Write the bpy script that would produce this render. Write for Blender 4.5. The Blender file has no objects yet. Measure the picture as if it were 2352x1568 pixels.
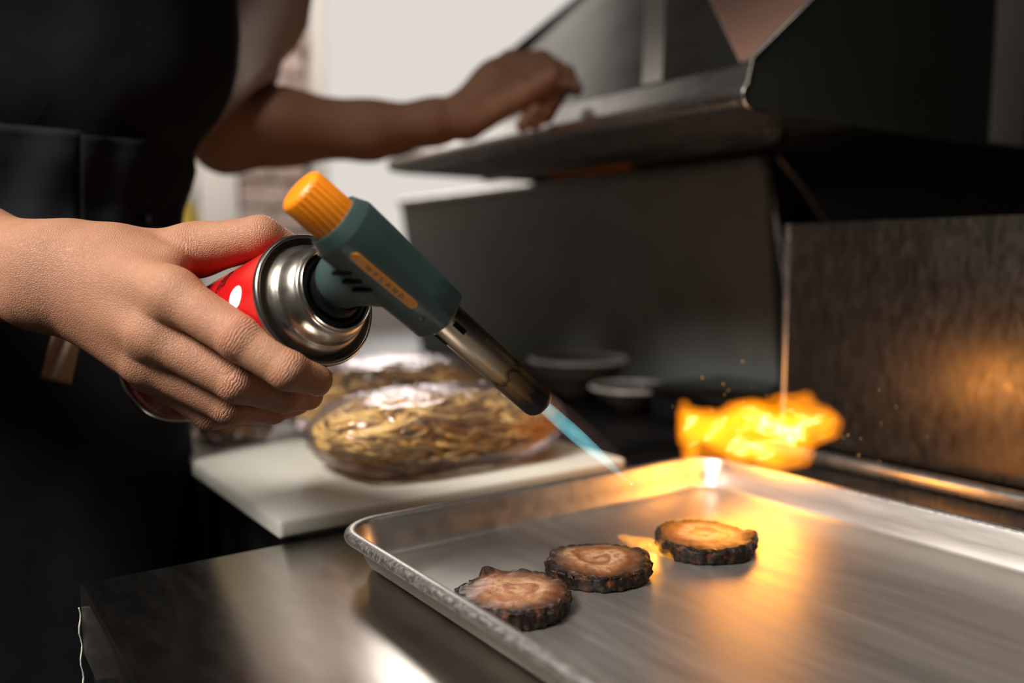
import bpy, bmesh, math, random
import numpy as np
from mathutils import Matrix, Vector

scene = bpy.context.scene
COL = scene.collection
random.seed(7)
rng = np.random.default_rng(7)

# ------------------------------------------------------------------ camera, world, lights, exposure
F_PX, CX, CY, CAM_H = 1960.0, 1176.0, 784.0, 0.175
PITCH = math.atan(184 / F_PX)
FW = np.array([0, math.cos(PITCH), -math.sin(PITCH)])
RT = np.array([1.0, 0, 0])
UP = np.cross(RT, FW)
CAM = np.array([0, 0, CAM_H])

cam_data = bpy.data.cameras.new('camera')
cam_data.lens = 30.0
cam_data.sensor_width = 36.0
cam_data.clip_start = 0.02
cam_data.clip_end = 50
cam_data.dof.use_dof = True
cam_data.dof.focus_distance = 0.447
cam_data.dof.aperture_fstop = 3.0
camera = bpy.data.objects.new('camera', cam_data)
camera.location = (0, 0, CAM_H)
camera.rotation_euler = (math.pi / 2 - PITCH, 0, 0)
COL.objects.link(camera)
scene.camera = camera

world = bpy.data.worlds.new('kitchen_ambient')
scene.world = world
world.use_nodes = True
world.node_tree.nodes['Background'].inputs[0].default_value = (0.95, 0.90, 0.85, 1)
world.node_tree.nodes['Background'].inputs[1].default_value = 0.045


def area_light(name, loc, target, size, power, color, size_y=None, spread=180):
    d = bpy.data.lights.new(name, 'AREA')
    d.energy = power
    d.color = color
    d.size = size
    d.spread = math.radians(spread)
    if size_y:
        d.shape = 'RECTANGLE'
        d.size_y = size_y
    o = bpy.data.objects.new(name, d)
    o.location = loc
    o.rotation_euler = (Vector(target) - Vector(loc)).to_track_quat('-Z', 'Y').to_euler()
    COL.objects.link(o)
    return o


# daylight from an unseen window, left; beam narrowed to spare the far arm
area_light('daylight_window', (-0.78, -0.40, 1.12), (-0.07, 0.29, 0.02), 0.8, 3.6, (1.0, 0.94, 0.88), 0.85, 32)
# unseen overhead fill added to brighten the tray
area_light('overhead_fill', (0.42, 0.10, 1.75), (0.32, 0.30, 0.0), 0.8, .45, (1.0, 0.92, 0.84), 0.5, 48)
# unseen fill light added to lift the bricks and far wall
area_light('far_wall_fill', (-0.55, 1.55, 1.35), (-0.72, 2.45, 0.55), 0.6, 7.0, (1.0, 0.93, 0.86), 0.4, 120)

# daylight entering through the far window
area_light('far_window_daylight', (-0.42, 2.62, 0.68), (-0.16, 0.66, 0.0), 0.55, 0.5, (1.0, 0.95, 0.90), 0.7, 45)

vs = scene.view_settings
vs.view_transform = 'Standard'
vs.look = 'None'
vs.exposure = 0.42
vs.gamma = 1.0
vs.use_curve_mapping = False
scene.cycles.use_denoising = True
scene.cycles.volume_step_rate = 1.6
scene.cycles.use_adaptive_sampling = True
scene.cycles.adaptive_threshold = 0.05
scene.cycles.max_bounces = 7
scene.cycles.diffuse_bounces = 3
scene.cycles.glossy_bounces = 4
scene.cycles.transparent_max_bounces = 10
scene.cycles.caustics_reflective = False
scene.cycles.caustics_refractive = False


# ------------------------------------------------------------------ coordinates
def ray(x, y):
    return (x - CX) / F_PX * RT - (y - CY) / F_PX * UP + FW


def P(x, y, d):
    """a point seen at picture position x, y, standing d metres in front of the camera"""
    return CAM + d * ray(x, y)


TH = math.radians(35.4)                       # the counters run at this angle to the line of sight
AX = np.array([-math.sin(TH), math.cos(TH), 0])   # along the counter, away
BX = np.array([math.cos(TH), math.sin(TH), 0])    # across the counter, away
ZX = np.array([0, 0, 1.0])


def K(b, a, z):
    return b * BX + a * AX + z * ZX


def Kv(v):
    v = np.asarray(v, float)
    return v[:, :1] * BX + v[:, 1:2] * AX + v[:, 2:3] * ZX


def frame(o, x, y, z):
    m = np.eye(4)
    m[:3, 0], m[:3, 1], m[:3, 2], m[:3, 3] = x, y, z, o
    return m


def kframe(b, a, z=0.0):
    return frame(K(b, a, z), BX, AX, ZX)


# ------------------------------------------------------------------ object helpers
MATS = {}
FRAMES = {}


def thing(name, mat4, label, cat, group=None, kind=None):
    """an Empty at the thing's base"""
    o = bpy.data.objects.new(name, None)
    o.empty_display_size = 0.02
    o.matrix_world = Matrix(mat4.tolist())
    COL.objects.link(o)
    FRAMES[o.name] = mat4
    tag(o, label, cat, group, kind)
    return o


def tag(o, label=None, cat=None, group=None, kind=None):
    if label: o['label'] = label
    if cat: o['category'] = cat
    if group: o['group'] = group
    if kind: o['kind'] = kind
    return o


def obj(name, verts, faces, mat, parent=None, mat4=None, smooth=True, local=False, auto=None, attrs=None):
    """ONE mesh object; verts in world metres unless local, stored in the parent's (or its own) frame"""
    verts = np.asarray(verts, float)
    m4 = FRAMES[parent.name] if parent is not None else (mat4 if mat4 is not None else np.eye(4))
    if not local:
        inv = np.linalg.inv(m4)
        verts = verts @ inv[:3, :3].T + inv[:3, 3]
    me = bpy.data.meshes.new(name)
    if isinstance(faces, np.ndarray) and faces.ndim == 2:
        n, k = faces.shape
        me.vertices.add(len(verts))
        me.vertices.foreach_set('co', verts.astype(np.float32).ravel())
        me.loops.add(n * k)
        me.loops.foreach_set('vertex_index', faces.astype(np.int32).ravel())
        me.polygons.add(n)
        me.polygons.foreach_set('loop_start', (np.arange(n) * k).astype(np.int32))
        me.update(calc_edges=True)
    else:
        me.from_pydata(verts.tolist(), [], [list(map(int, f)) for f in faces])
        me.update()
    if attrs:
        for k, v in attrs.items():
            at = me.attributes.new(k, 'FLOAT', 'POINT')
            at.data.foreach_set('value', np.asarray(v, np.float32))
    me.validate()
    me.materials.append(MATS[mat])
    if smooth:
        me.polygons.foreach_set('use_smooth', np.ones(len(me.polygons), bool))
        if auto:
            me.set_sharp_from_angle(angle=math.radians(auto))
    o = bpy.data.objects.new(name, me)
    if parent is not None:
        o.parent = parent
        FRAMES[o.name] = m4
    else:
        o.matrix_world = Matrix(m4.tolist())
        FRAMES[o.name] = m4
    COL.objects.link(o)
    return o


def box_mesh(b0, b1, a0, a1, z0, z1, bev=0.0, seg=2):
    bm = bmesh.new()
    bmesh.ops.create_cube(bm, size=1)
    for v in bm.verts:
        v.co = ((b0 + b1) / 2 + v.co.x * (b1 - b0), (a0 + a1) / 2 + v.co.y * (a1 - a0), (z0 + z1) / 2 + v.co.z * (z1 - z0))
    if bev:
        bmesh.ops.bevel(bm, geom=list(bm.edges), offset=bev, segments=seg, profile=0.5, affect='EDGES')
    bm.verts.ensure_lookup_table()
    vs_ = [tuple(v.co) for v in bm.verts]
    fs_ = [[v.index for v in f.verts] for f in bm.faces]
    bm.free()
    return np.array(vs_), fs_


def kbox(name, b0, b1, a0, a1, z0, z1, mat, parent=None, bev=0.002, seg=2):
    v, f = box_mesh(b0, b1, a0, a1, z0, z1, bev, seg)
    return obj(name, Kv(v), f, mat, parent, mat4=None if parent else kframe((b0 + b1) / 2, (a0 + a1) / 2, z0), auto=40)


def prism(poly, d0, d1):
    """closed polygon (x, z) extruded along y from d0 to d1"""
    n = len(poly)
    v = [(x, d0, z) for x, z in poly] + [(x, d1, z) for x, z in poly]
    f = [list(range(n)), list(range(2 * n - 1, n - 1, -1))]
    f += [[i, i + n, (i + 1) % n + n, (i + 1) % n] for i in range(n)]
    return np.array(v, float), f


def lathe(profile, seg=96, close_ends=True):
    """profile of (r, z) turned about z"""
    n = len(profile)
    t = np.linspace(0, 2 * np.pi, seg, endpoint=False)
    pr = np.array(profile, float)
    v = np.zeros((n, seg, 3))
    v[:, :, 0] = pr[:, :1] * np.cos(t)
    v[:, :, 1] = pr[:, :1] * np.sin(t)
    v[:, :, 2] = pr[:, 1:2]
    f = []
    for i in range(n - 1):
        for j in range(seg):
            k = (j + 1) % seg
            f.append([i * seg + j, i * seg + k, (i + 1) * seg + k, (i + 1) * seg + j])
    if close_ends:
        f.append([j for j in range(seg)][::-1])
        f.append([(n - 1) * seg + j for j in range(seg)])
    return v.reshape(-1, 3), f


def tube(path, r, seg=8, caps=True):
    path = np.asarray(path, float)
    n = len(path)
    rr = np.broadcast_to(np.asarray(r, float), (n,))
    tg = np.gradient(path, axis=0)
    tg /= np.linalg.norm(tg, axis=1, keepdims=True) + 1e-12
    ref = np.array([0, 0, 1.0]) if abs(tg[0] @ [0, 0, 1]) < .9 else np.array([1.0, 0, 0])
    nv = np.zeros_like(path)
    x = np.cross(tg[0], ref); x /= np.linalg.norm(x)
    for i in range(n):
        x = x - (x @ tg[i]) * tg[i]
        x /= np.linalg.norm(x) + 1e-12
        nv[i] = x
    bv = np.cross(tg, nv)
    t = np.linspace(0, 2 * np.pi, seg, endpoint=False)
    v = path[:, None] + rr[:, None, None] * (np.cos(t)[None, :, None] * nv[:, None] + np.sin(t)[None, :, None] * bv[:, None])
    i, j = np.meshgrid(np.arange(n - 1), np.arange(seg), indexing='ij')
    k = (j + 1) % seg
    f = np.stack([i * seg + j, i * seg + k, (i + 1) * seg + k, (i + 1) * seg + j], -1).reshape(-1, 4)
    f = [list(q) for q in f]
    if caps:
        f.append(list(range(seg))[::-1]); f.append([(n - 1) * seg + q for q in range(seg)])
    return v.reshape(-1, 3), f


def join(parts):
    vs_, fs_, o = [], [], 0
    for v, f in parts:
        vs_.append(v)
        fs_ += [[i + o for i in q] for q in f]
        o += len(v)
    return np.concatenate(vs_), fs_


# value noise for shaping geometry
_perm = rng.random((32, 32, 32))


def vnoise(p):
    p = np.asarray(p, float)
    i = np.floor(p).astype(int)
    f = p - i
    f = f * f * (3 - 2 * f)
    out = 0
    for dx in (0, 1):
        for dy in (0, 1):
            for dz in (0, 1):
                w = (f[..., 0] if dx else 1 - f[..., 0]) * (f[..., 1] if dy else 1 - f[..., 1]) * (f[..., 2] if dz else 1 - f[..., 2])
                out = out + w * _perm[(i[..., 0] + dx) % 32, (i[..., 1] + dy) % 32, (i[..., 2] + dz) % 32]
    return out * 2 - 1


def fbm(p, o=3):
    p = np.asarray(p, float)
    return sum(vnoise(p * 2 ** k + 7.3 * k) * .5 ** k for k in range(o))


# ------------------------------------------------------------------ signed distance modelling
def smin(a, b, k):
    h = np.clip(.5 + .5 * (b - a) / k, 0, 1)
    return b + (a - b) * h - k * h * (1 - h)


def rcone(p, a, b, r1, r2):
    a, b = np.asarray(a, float), np.asarray(b, float)
    ba = b - a
    l2 = ba @ ba
    rr = r1 - r2
    a2 = max(l2 - rr * rr, 1e-12)
    il2 = 1 / l2
    pa = p - a
    y = pa @ ba
    z = y - l2
    w = pa * l2 - y[..., None] * ba
    x2 = np.einsum('...i,...i->...', w, w)
    y2 = y * y * l2
    z2 = z * z * l2
    k = np.sign(rr) * rr * rr * x2
    c1 = np.sign(z) * a2 * z2 > k
    c2 = np.sign(y) * a2 * y2 < k
    return np.where(c1, np.sqrt(x2 + z2) * il2 - r2,
                    np.where(c2, np.sqrt(x2 + y2) * il2 - r1, (np.sqrt(np.maximum(x2 * a2 * il2, 0)) + y * rr) * il2 - r1))


def surface_nets(f, origin, h):
    s = f < 0
    nx, ny, nz = f.shape
    cnt = np.zeros((nx - 1, ny - 1, nz - 1), np.int8)
    offs = [(i, j, k) for i in (0, 1) for j in (0, 1) for k in (0, 1)]
    for i, j, k in offs:
        cnt += s[i:nx - 1 + i, j:ny - 1 + j, k:nz - 1 + k]
    mask = (cnt > 0) & (cnt < 8)
    cells = np.argwhere(mask)
    idx = np.full(mask.shape, -1, np.int64)
    idx[mask] = np.arange(len(cells))
    val = np.stack([f[cells[:, 0] + i, cells[:, 1] + j, cells[:, 2] + k] for i, j, k in offs], 1)
    acc = np.zeros((len(cells), 3))
    num = np.zeros(len(cells))
    O = np.array(offs, float)
    for p in range(8):
        for q in range(p + 1, 8):
            if np.abs(O[p] - O[q]).sum() != 1: continue
            m = (val[:, p] < 0) != (val[:, q] < 0)
            t = np.where(m, val[:, p] / np.where(m, val[:, p] - val[:, q], 1), 0)
            acc += np.where(m[:, None], O[p] + t[:, None] * (O[q] - O[p]), 0)
            num += m
    v = (cells + acc / num[:, None]) * h + origin
    faces = []
    for ax in range(3):
        sl0 = [slice(1, None)] * 3; sl1 = [slice(1, None)] * 3
        sl0[ax] = slice(0, -1); sl1[ax] = slice(1, None)
        A_, B_ = s[tuple(sl0)], s[tuple(sl1)]
        e = np.argwhere(A_ != B_)
        if not len(e): continue
        sg = A_[tuple(e.T)]
        base = e + 1
        base[:, ax] -= 1
        o1, o2 = [(1, 2), (2, 0), (0, 1)][ax]
        d1 = np.zeros(3, int); d1[o1] = 1
        d2 = np.zeros(3, int); d2[o2] = 1
        lim = np.array(mask.shape)
        ok = (base < lim).all(1)
        base, sg = base[ok], sg[ok]
        c = [base - d1 - d2, base - d2, base, base - d1]
        q = np.stack([idx[tuple(k.T)] for k in c], 1)
        q[~sg] = q[~sg][:, ::-1]
        faces.append(q)
    fc = np.concatenate(faces)
    fc = fc[(fc >= 0).all(1)]
    return v, fc


def sdf_grid(lo, hi, h):
    lo, hi = np.asarray(lo, float), np.asarray(hi, float)
    n = np.ceil((hi - lo) / h).astype(int) + 1
    return lo, n


class Field:
    """distance field on a grid, primitives evaluated only near themselves"""

    def __init__(self, lo, hi, h):
        self.lo, self.n = sdf_grid(lo, hi, h)
        self.h = h

    def blank(self):
        return np.full(tuple(self.n), 1.0, np.float32)

    def put(self, g, a, b, r1, r2, k, pad=0.02):
        a, b = np.asarray(a, float), np.asarray(b, float)
        R = max(r1, r2) + pad
        i0 = np.maximum(((np.minimum(a, b) - R - self.lo) / self.h).astype(int), 0)
        i1 = np.minimum(((np.maximum(a, b) + R - self.lo) / self.h).astype(int) + 2, self.n)
        if (i1 <= i0).any(): return
        ax = [self.lo[d] + np.arange(i0[d], i1[d]) * self.h for d in range(3)]
        p = np.stack(np.meshgrid(*ax, indexing='ij'), -1)
        d = rcone(p, a, b, r1, r2).astype(np.float32)
        sl = tuple(slice(i0[q], i1[q]) for q in range(3))
        g[sl] = smin(g[sl], d, k)

    def chain(self, g, prims, kin, kout, pad=0.014):
        """a limb of several cones blended with kin, merged into g with kout, all within its own box"""
        R = max(max(q[2], q[3]) for q in prims) + pad
        pts_ = np.array([q for pr_ in prims for q in pr_[:2]])
        i0 = np.maximum(((pts_.min(0) - R - self.lo) / self.h).astype(int), 0)
        i1 = np.minimum(((pts_.max(0) + R - self.lo) / self.h).astype(int) + 2, self.n)
        ax = [self.lo[d] + np.arange(i0[d], i1[d]) * self.h for d in range(3)]
        p = np.stack(np.meshgrid(*ax, indexing='ij'), -1)
        d = None
        for a, b, r1, r2 in prims:
            e = rcone(p, a, b, r1, r2)
            d = e if d is None else smin(d, e, kin)
        sl = tuple(slice(i0[q], i1[q]) for q in range(3))
        g[sl] = smin(g[sl], d.astype(np.float32), kout)

    def points(self):
        ax = [self.lo[d] + np.arange(self.n[d]) * self.h for d in range(3)]
        return np.stack(np.meshgrid(*ax, indexing='ij'), -1)


# ------------------------------------------------------------------ materials
def newmat(name):
    m = bpy.data.materials.new(name)
    m.use_nodes = True
    nt = m.node_tree
    nt.nodes.clear()
    out = nt.nodes.new('ShaderNodeOutputMaterial')
    MATS[name] = m
    return m, nt, out


def node(nt, kind, **kw):
    n = nt.nodes.new('ShaderNode' + kind)
    for k, v in kw.items():
        if k.startswith('_'):
            setattr(n, k[1:], v)
        else:
            n.inputs[k.replace('__', ' ')].default_value = v
    return n


def rgba(c):
    return (*c, 1.0) if len(c) == 3 else c


def coords(nt, scale=(1, 1, 1), rot=(0, 0, 0)):
    tc = nt.nodes.new('ShaderNodeTexCoord')
    mp = nt.nodes.new('ShaderNodeMapping')
    mp.inputs['Scale'].default_value = scale
    mp.inputs['Rotation'].default_value = rot
    nt.links.new(tc.outputs['Object'], mp.inputs['Vector'])
    return mp.outputs['Vector']


def ramp(nt, fac, stops, interp='LINEAR'):
    r = nt.nodes.new('ShaderNodeValToRGB')
    r.color_ramp.interpolation = interp
    els = r.color_ramp.elements
    while len(els) < len(stops): els.new(0.5)
    for e, (p, c) in zip(els, stops):
        e.position = p
        e.color = rgba(c) if not isinstance(c, (int, float)) else (c, c, c, 1)
    nt.links.new(fac, r.inputs['Fac'])
    return r.outputs['Color']


def math_node(nt, op, a, b=None, clamp=False):
    n = nt.nodes.new('ShaderNodeMath')
    n.operation = op
    n.use_clamp = clamp
    for i, x in enumerate((a, b)):
        if x is None: continue
        if isinstance(x, (int, float)): n.inputs[i].default_value = x
        else: nt.links.new(x, n.inputs[i])
    return n.outputs[0]


def mixcol(nt, fac, a, b, mode='MIX'):
    n = nt.nodes.new('ShaderNodeMix')
    n.data_type = 'RGBA'
    n.blend_type = mode
    for s, x in ((n.inputs[0], fac), (n.inputs[6], a), (n.inputs[7], b)):
        if isinstance(x, (int, float)): s.default_value = x
        elif isinstance(x, (tuple, list)): s.default_value = rgba(x)
        else: nt.links.new(x, s)
    return n.outputs[2]


def noise(nt, vec, scale, detail=4, rough=.6, dist=0.0):
    n = nt.nodes.new('ShaderNodeTexNoise')
    n.inputs['Scale'].default_value = scale
    n.inputs['Detail'].default_value = detail
    n.inputs['Roughness'].default_value = rough
    n.inputs['Distortion'].default_value = dist
    if vec is not None: nt.links.new(vec, n.inputs['Vector'])
    return n.outputs['Fac']


def surf(name, col, rough=.5, metal=0.0, col2=None, vscale=20, stretch=(1, 1, 1), rvar=0.0, rscale=None, bump=0.0, bscale=None,
         bstretch=None, spec=.5, coat=0.0, aniso=0.0, lo=.35, hi=.65, sheen=0.0):
    m, nt, out = newmat(name)
    b = node(nt, 'BsdfPrincipled', Roughness=rough, Metallic=metal)
    b.inputs['Base Color'].default_value = rgba(col)
    b.inputs['Specular IOR Level'].default_value = spec
    b.inputs['Coat Weight'].default_value = coat
    b.inputs['Anisotropic'].default_value = aniso
    b.inputs['Sheen Weight'].default_value = sheen
    L = nt.links
    v = coords(nt, stretch)
    if col2 is not None:
        f = noise(nt, v, vscale)
        L.new(ramp(nt, f, [(lo, col), (hi, col2)]), b.inputs['Base Color'])
    if rvar:
        f = noise(nt, v, rscale or vscale, 5)
        mr = nt.nodes.new('ShaderNodeMapRange')
        mr.inputs['From Min'].default_value = .3
        mr.inputs['From Max'].default_value = .7
        mr.inputs['To Min'].default_value = max(rough - rvar, .02)
        mr.inputs['To Max'].default_value = rough + rvar
        L.new(f, mr.inputs['Value'])
        L.new(mr.outputs[0], b.inputs['Roughness'])
    if bump:
        vb = coords(nt, bstretch or stretch)
        f = noise(nt, vb, bscale or vscale, 5)
        bp = node(nt, 'Bump', Strength=1.0, Distance=bump)
        L.new(f, bp.inputs['Height'])
        L.new(bp.outputs[0], b.inputs['Normal'])
    L.new(b.outputs[0], out.inputs['Surface'])
    return m


def emissive(name, col, strength):
    m, nt, out = newmat(name)
    e = node(nt, 'Emission', Strength=strength)
    e.inputs[0].default_value = rgba(col)
    nt.links.new(e.outputs[0], out.inputs['Surface'])
    return m


# metals
surf('table_steel', (.44, .405, .365), .21, 1, (.48, .445, .40), 25, stretch=(1, .3, 1), rvar=.03, rscale=90, bump=.000012, bscale=1200, bstretch=(1, .10, 1))
surf('dark_steel', (.055, .055, .055), .42, 1, (.085, .082, .08), 12, rvar=.08)
surf('tray_aluminium', (.56, .52, .48), .37, .92, (.62, .58, .535), 30, stretch=(1, .12, 1), rvar=.06, rscale=90, bump=.00003, bscale=1100, bstretch=(1, .03, 1))
surf('tray_rim_aluminium', (.42, .40, .38), .42, 1, (.58, .55, .52), 420, rvar=.1, bump=.0001, bscale=900)
surf('panel_steel', (.15, .130, .108), .38, 1, (.20, .175, .148), 150, stretch=(1, 1, .4), rvar=.08, rscale=200, bump=.00003, bscale=700)
surf('hood_steel', (.20, .19, .165), .22, 1, (.24, .23, .20), 8, rvar=.05)
surf('hood_plate', (.055, .060, .048), .45, .2, (.07, .074, .06), 8, rvar=.05)
surf('bright_steel', (.70, .66, .62), .28, 1, (.70, .66, .62), 30, rvar=.06)
surf('backsplash_steel', (.30, .34, .325), .42, .35, (.42, .46, .44), 6, rvar=.1)
surf('warm_reflection', (.80, .44, .33), .42, .45, (.86, .50, .36), 5)  # warm reflection on the hood slope, put into a colour
surf('lip_and_reflection', (.74, .69, .61), .55, .15, (.80, .75, .68), 14)  # pale gusset lip, also the light reflections drawn on the hood
surf('can_steel', (.36, .325, .28), .30, 1, (.41, .37, .32), 160, rvar=.05, rscale=120, bump=.00001, bscale=700)
surf('can_seam', (.33, .31, .28), .26, 1, (.36, .34, .31), 60)
# plastics, paint
surf('can_red', (.54, .007, .009), .28, 0, (.58, .010, .010), 60, coat=.3)
surf('print_white', (.80, .76, .75), .35)
surf('print_black', (.012, .008, .008), .4)
surf('torch_plastic', (.030, .058, .054), .46, 0, (.036, .066, .061), 220, bump=.00006, bscale=2600, spec=.45)
surf('black_rubber', (.006, .006, .006), .35, 0)
surf('slot_black', (.002, .002, .002), .8, 0, spec=.1)
surf('knob_orange', (.93, .26, .008), .36, 0, (.96, .29, .01), 90, bump=.00005, bscale=1500)
surf('strip_orange', (.95, .34, .012), .38, 0)
surf('strip_ink', (.10, .035, .004), .5, 0)
# food prep
surf('board_white', (.69, .68, .58), .42, 0, (.74, .73, .645), 9, bump=.00006, bscale=900)
surf('orange_tub', (.75, .25, .02), .5, 0)
surf('ceramic', (.42, .40, .37), .3, 0, (.48, .455, .42), 20)
surf('ceramic_dark', (.07, .07, .065), .3, 0, (.10, .095, .09), 20)
# clothing, setting
surf('apron_black', (.0075, .0075, .0085), .85, 0, (.012, .012, .013), 30, bump=.0004, bscale=1200, spec=.15)
surf('apron_lit', (.018, .022, .028), .85, 0, (.024, .029, .036), 30, bump=.0004, bscale=1200, spec=.2)  # lit part of the black apron, light put into the colour
surf('shirt_taupe', (.62, .50, .44), .85, 0, (.68, .56, .50), 14, bump=.0006, bscale=500, spec=.2)
surf('strap_tan', (.30, .19, .115), .7, 0, (.36, .24, .15), 60)
surf('towel_white', (.72, .68, .60), .9, 0, (.80, .77, .70), 25, bump=.0008, bscale=500)
surf('towel_yellow', (.80, .62, .16), .9, 0)
surf('wall_plaster', (.42, .36, .32), .8, 0, (.48, .42, .37), 5)
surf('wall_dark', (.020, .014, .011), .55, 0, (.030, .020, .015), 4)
surf('mortar', (.30, .25, .22), .9, 0)
surf('brick_clay', (.34, .235, .20), .85, 0, (.56, .44, .39), 11, bump=.002, bscale=60)
surf('floor_tile', (.05, .045, .04), .6, 0, (.065, .06, .055), 6)
surf('white_paint', (.78, .73, .68), .5, 0)
surf('paper', (.78, .74, .66), .7, 0)
emissive('daylight_pane', (.93, .865, .80), .60)
emissive('spark_glow', (1.0, .45, .15), 3.0)


def skin_material():
    m, nt, out = newmat('skin')
    L = nt.links
    b = node(nt, 'BsdfPrincipled', Roughness=.48)
    b.inputs['Subsurface Weight'].default_value = .12
    b.inputs['Subsurface Radius'].default_value = (1.0, .35, .2)
    b.inputs['Subsurface Scale'].default_value = .003
    b.inputs['Specular IOR Level'].default_value = .38
    v = coords(nt)
    big = noise(nt, v, 26, 3)
    fine = noise(nt, v, 210, 4)
    c = ramp(nt, big, [(.32, (.43, .205, .118)), (.5, (.475, .238, .135)), (.70, (.52, .268, .152))])
    c = mixcol(nt, math_node(nt, 'MULTIPLY', fine, .55), c, (.37, .165, .095))
    red = nt.nodes.new('ShaderNodeAttribute'); red.attribute_name = 'knuckle'
    c = mixcol(nt, math_node(nt, 'MULTIPLY', red.outputs['Fac'], .42), c, (.42, .155, .095))
    L.new(c, b.inputs['Base Color'])
    # folds across the joints, fine grain everywhere
    ax = nt.nodes.new('ShaderNodeAttribute'); ax.attribute_name = 'along'
    wob = noise(nt, v, 170, 3)
    ph = math_node(nt, 'ADD', math_node(nt, 'MULTIPLY', ax.outputs['Fac'], 2.1), math_node(nt, 'MULTIPLY', wob, 10.0))
    fold = math_node(nt, 'POWER', math_node(nt, 'ABSOLUTE', math_node(nt, 'SINE', ph)), .55)
    fold = math_node(nt, 'MULTIPLY', fold, red.outputs['Fac'])
    vo = nt.nodes.new('ShaderNodeTexVoronoi')
    vo.feature = 'DISTANCE_TO_EDGE'
    vo.inputs['Scale'].default_value = 900
    L.new(v, vo.inputs['Vector'])
    cell = math_node(nt, 'MINIMUM', vo.outputs['Distance'], .25)
    hgt = math_node(nt, 'ADD', math_node(nt, 'MULTIPLY', fold, .85), math_node(nt, 'MULTIPLY', cell, .8))
    hgt = math_node(nt, 'ADD', hgt, math_node(nt, 'MULTIPLY', noise(nt, v, 420, 5, .7), .35))
    bp = node(nt, 'Bump', Strength=.9, Distance=.0008)
    L.new(hgt, bp.inputs['Height'])
    L.new(bp.outputs[0], b.inputs['Normal'])
    L.new(b.outputs[0], out.inputs['Surface'])


skin_material()


def nozzle_material():
    """steel burner tube tinted by heat towards its mouth (own x runs along the tube, 0.0376 to 0.1146)"""
    m, nt, out = newmat('nozzle_steel')
    L = nt.links
    tc = nt.nodes.new('ShaderNodeTexCoord')
    sp = nt.nodes.new('ShaderNodeSeparateXYZ')
    L.new(tc.outputs['Object'], sp.inputs[0])
    mr = nt.nodes.new('ShaderNodeMapRange')
    mr.inputs['From Min'].default_value = .0376
    mr.inputs['From Max'].default_value = .1146
    L.new(sp.outputs[0], mr.inputs['Value'])
    n1 = noise(nt, coords(nt, (40, 160, 160)), 1.0, 4)
    f = math_node(nt, 'ADD', mr.outputs[0], math_node(nt, 'MULTIPLY', math_node(nt, 'SUBTRACT', n1, .5), .28))
    c = ramp(nt, f, [(.0, (.46, .40, .33)), (.35, (.36, .31, .24)), (.58, (.24, .185, .10)), (.63, (.05, .035, .02)), (.655, (.15, .105, .045)), (.80, (.085, .055, .025)), (.86, (.022, .020, .024)), (1.0, (.018, .016, .018))])
    b = node(nt, 'BsdfPrincipled', Roughness=.24, Metallic=1.0)
    L.new(c, b.inputs['Base Color'])
    r = nt.nodes.new('ShaderNodeMapRange')
    r.inputs['To Min'].default_value = .2; r.inputs['To Max'].default_value = .42
    L.new(f, r.inputs['Value'])
    L.new(r.outputs[0], b.inputs['Roughness'])
    bp = node(nt, 'Bump', Strength=.6, Distance=.00008)
    L.new(noise(nt, coords(nt, (60, 900, 900)), 1.0, 3), bp.inputs['Height'])
    L.new(bp.outputs[0], b.inputs['Normal'])
    L.new(b.outputs[0], out.inputs['Surface'])


nozzle_material()


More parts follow.
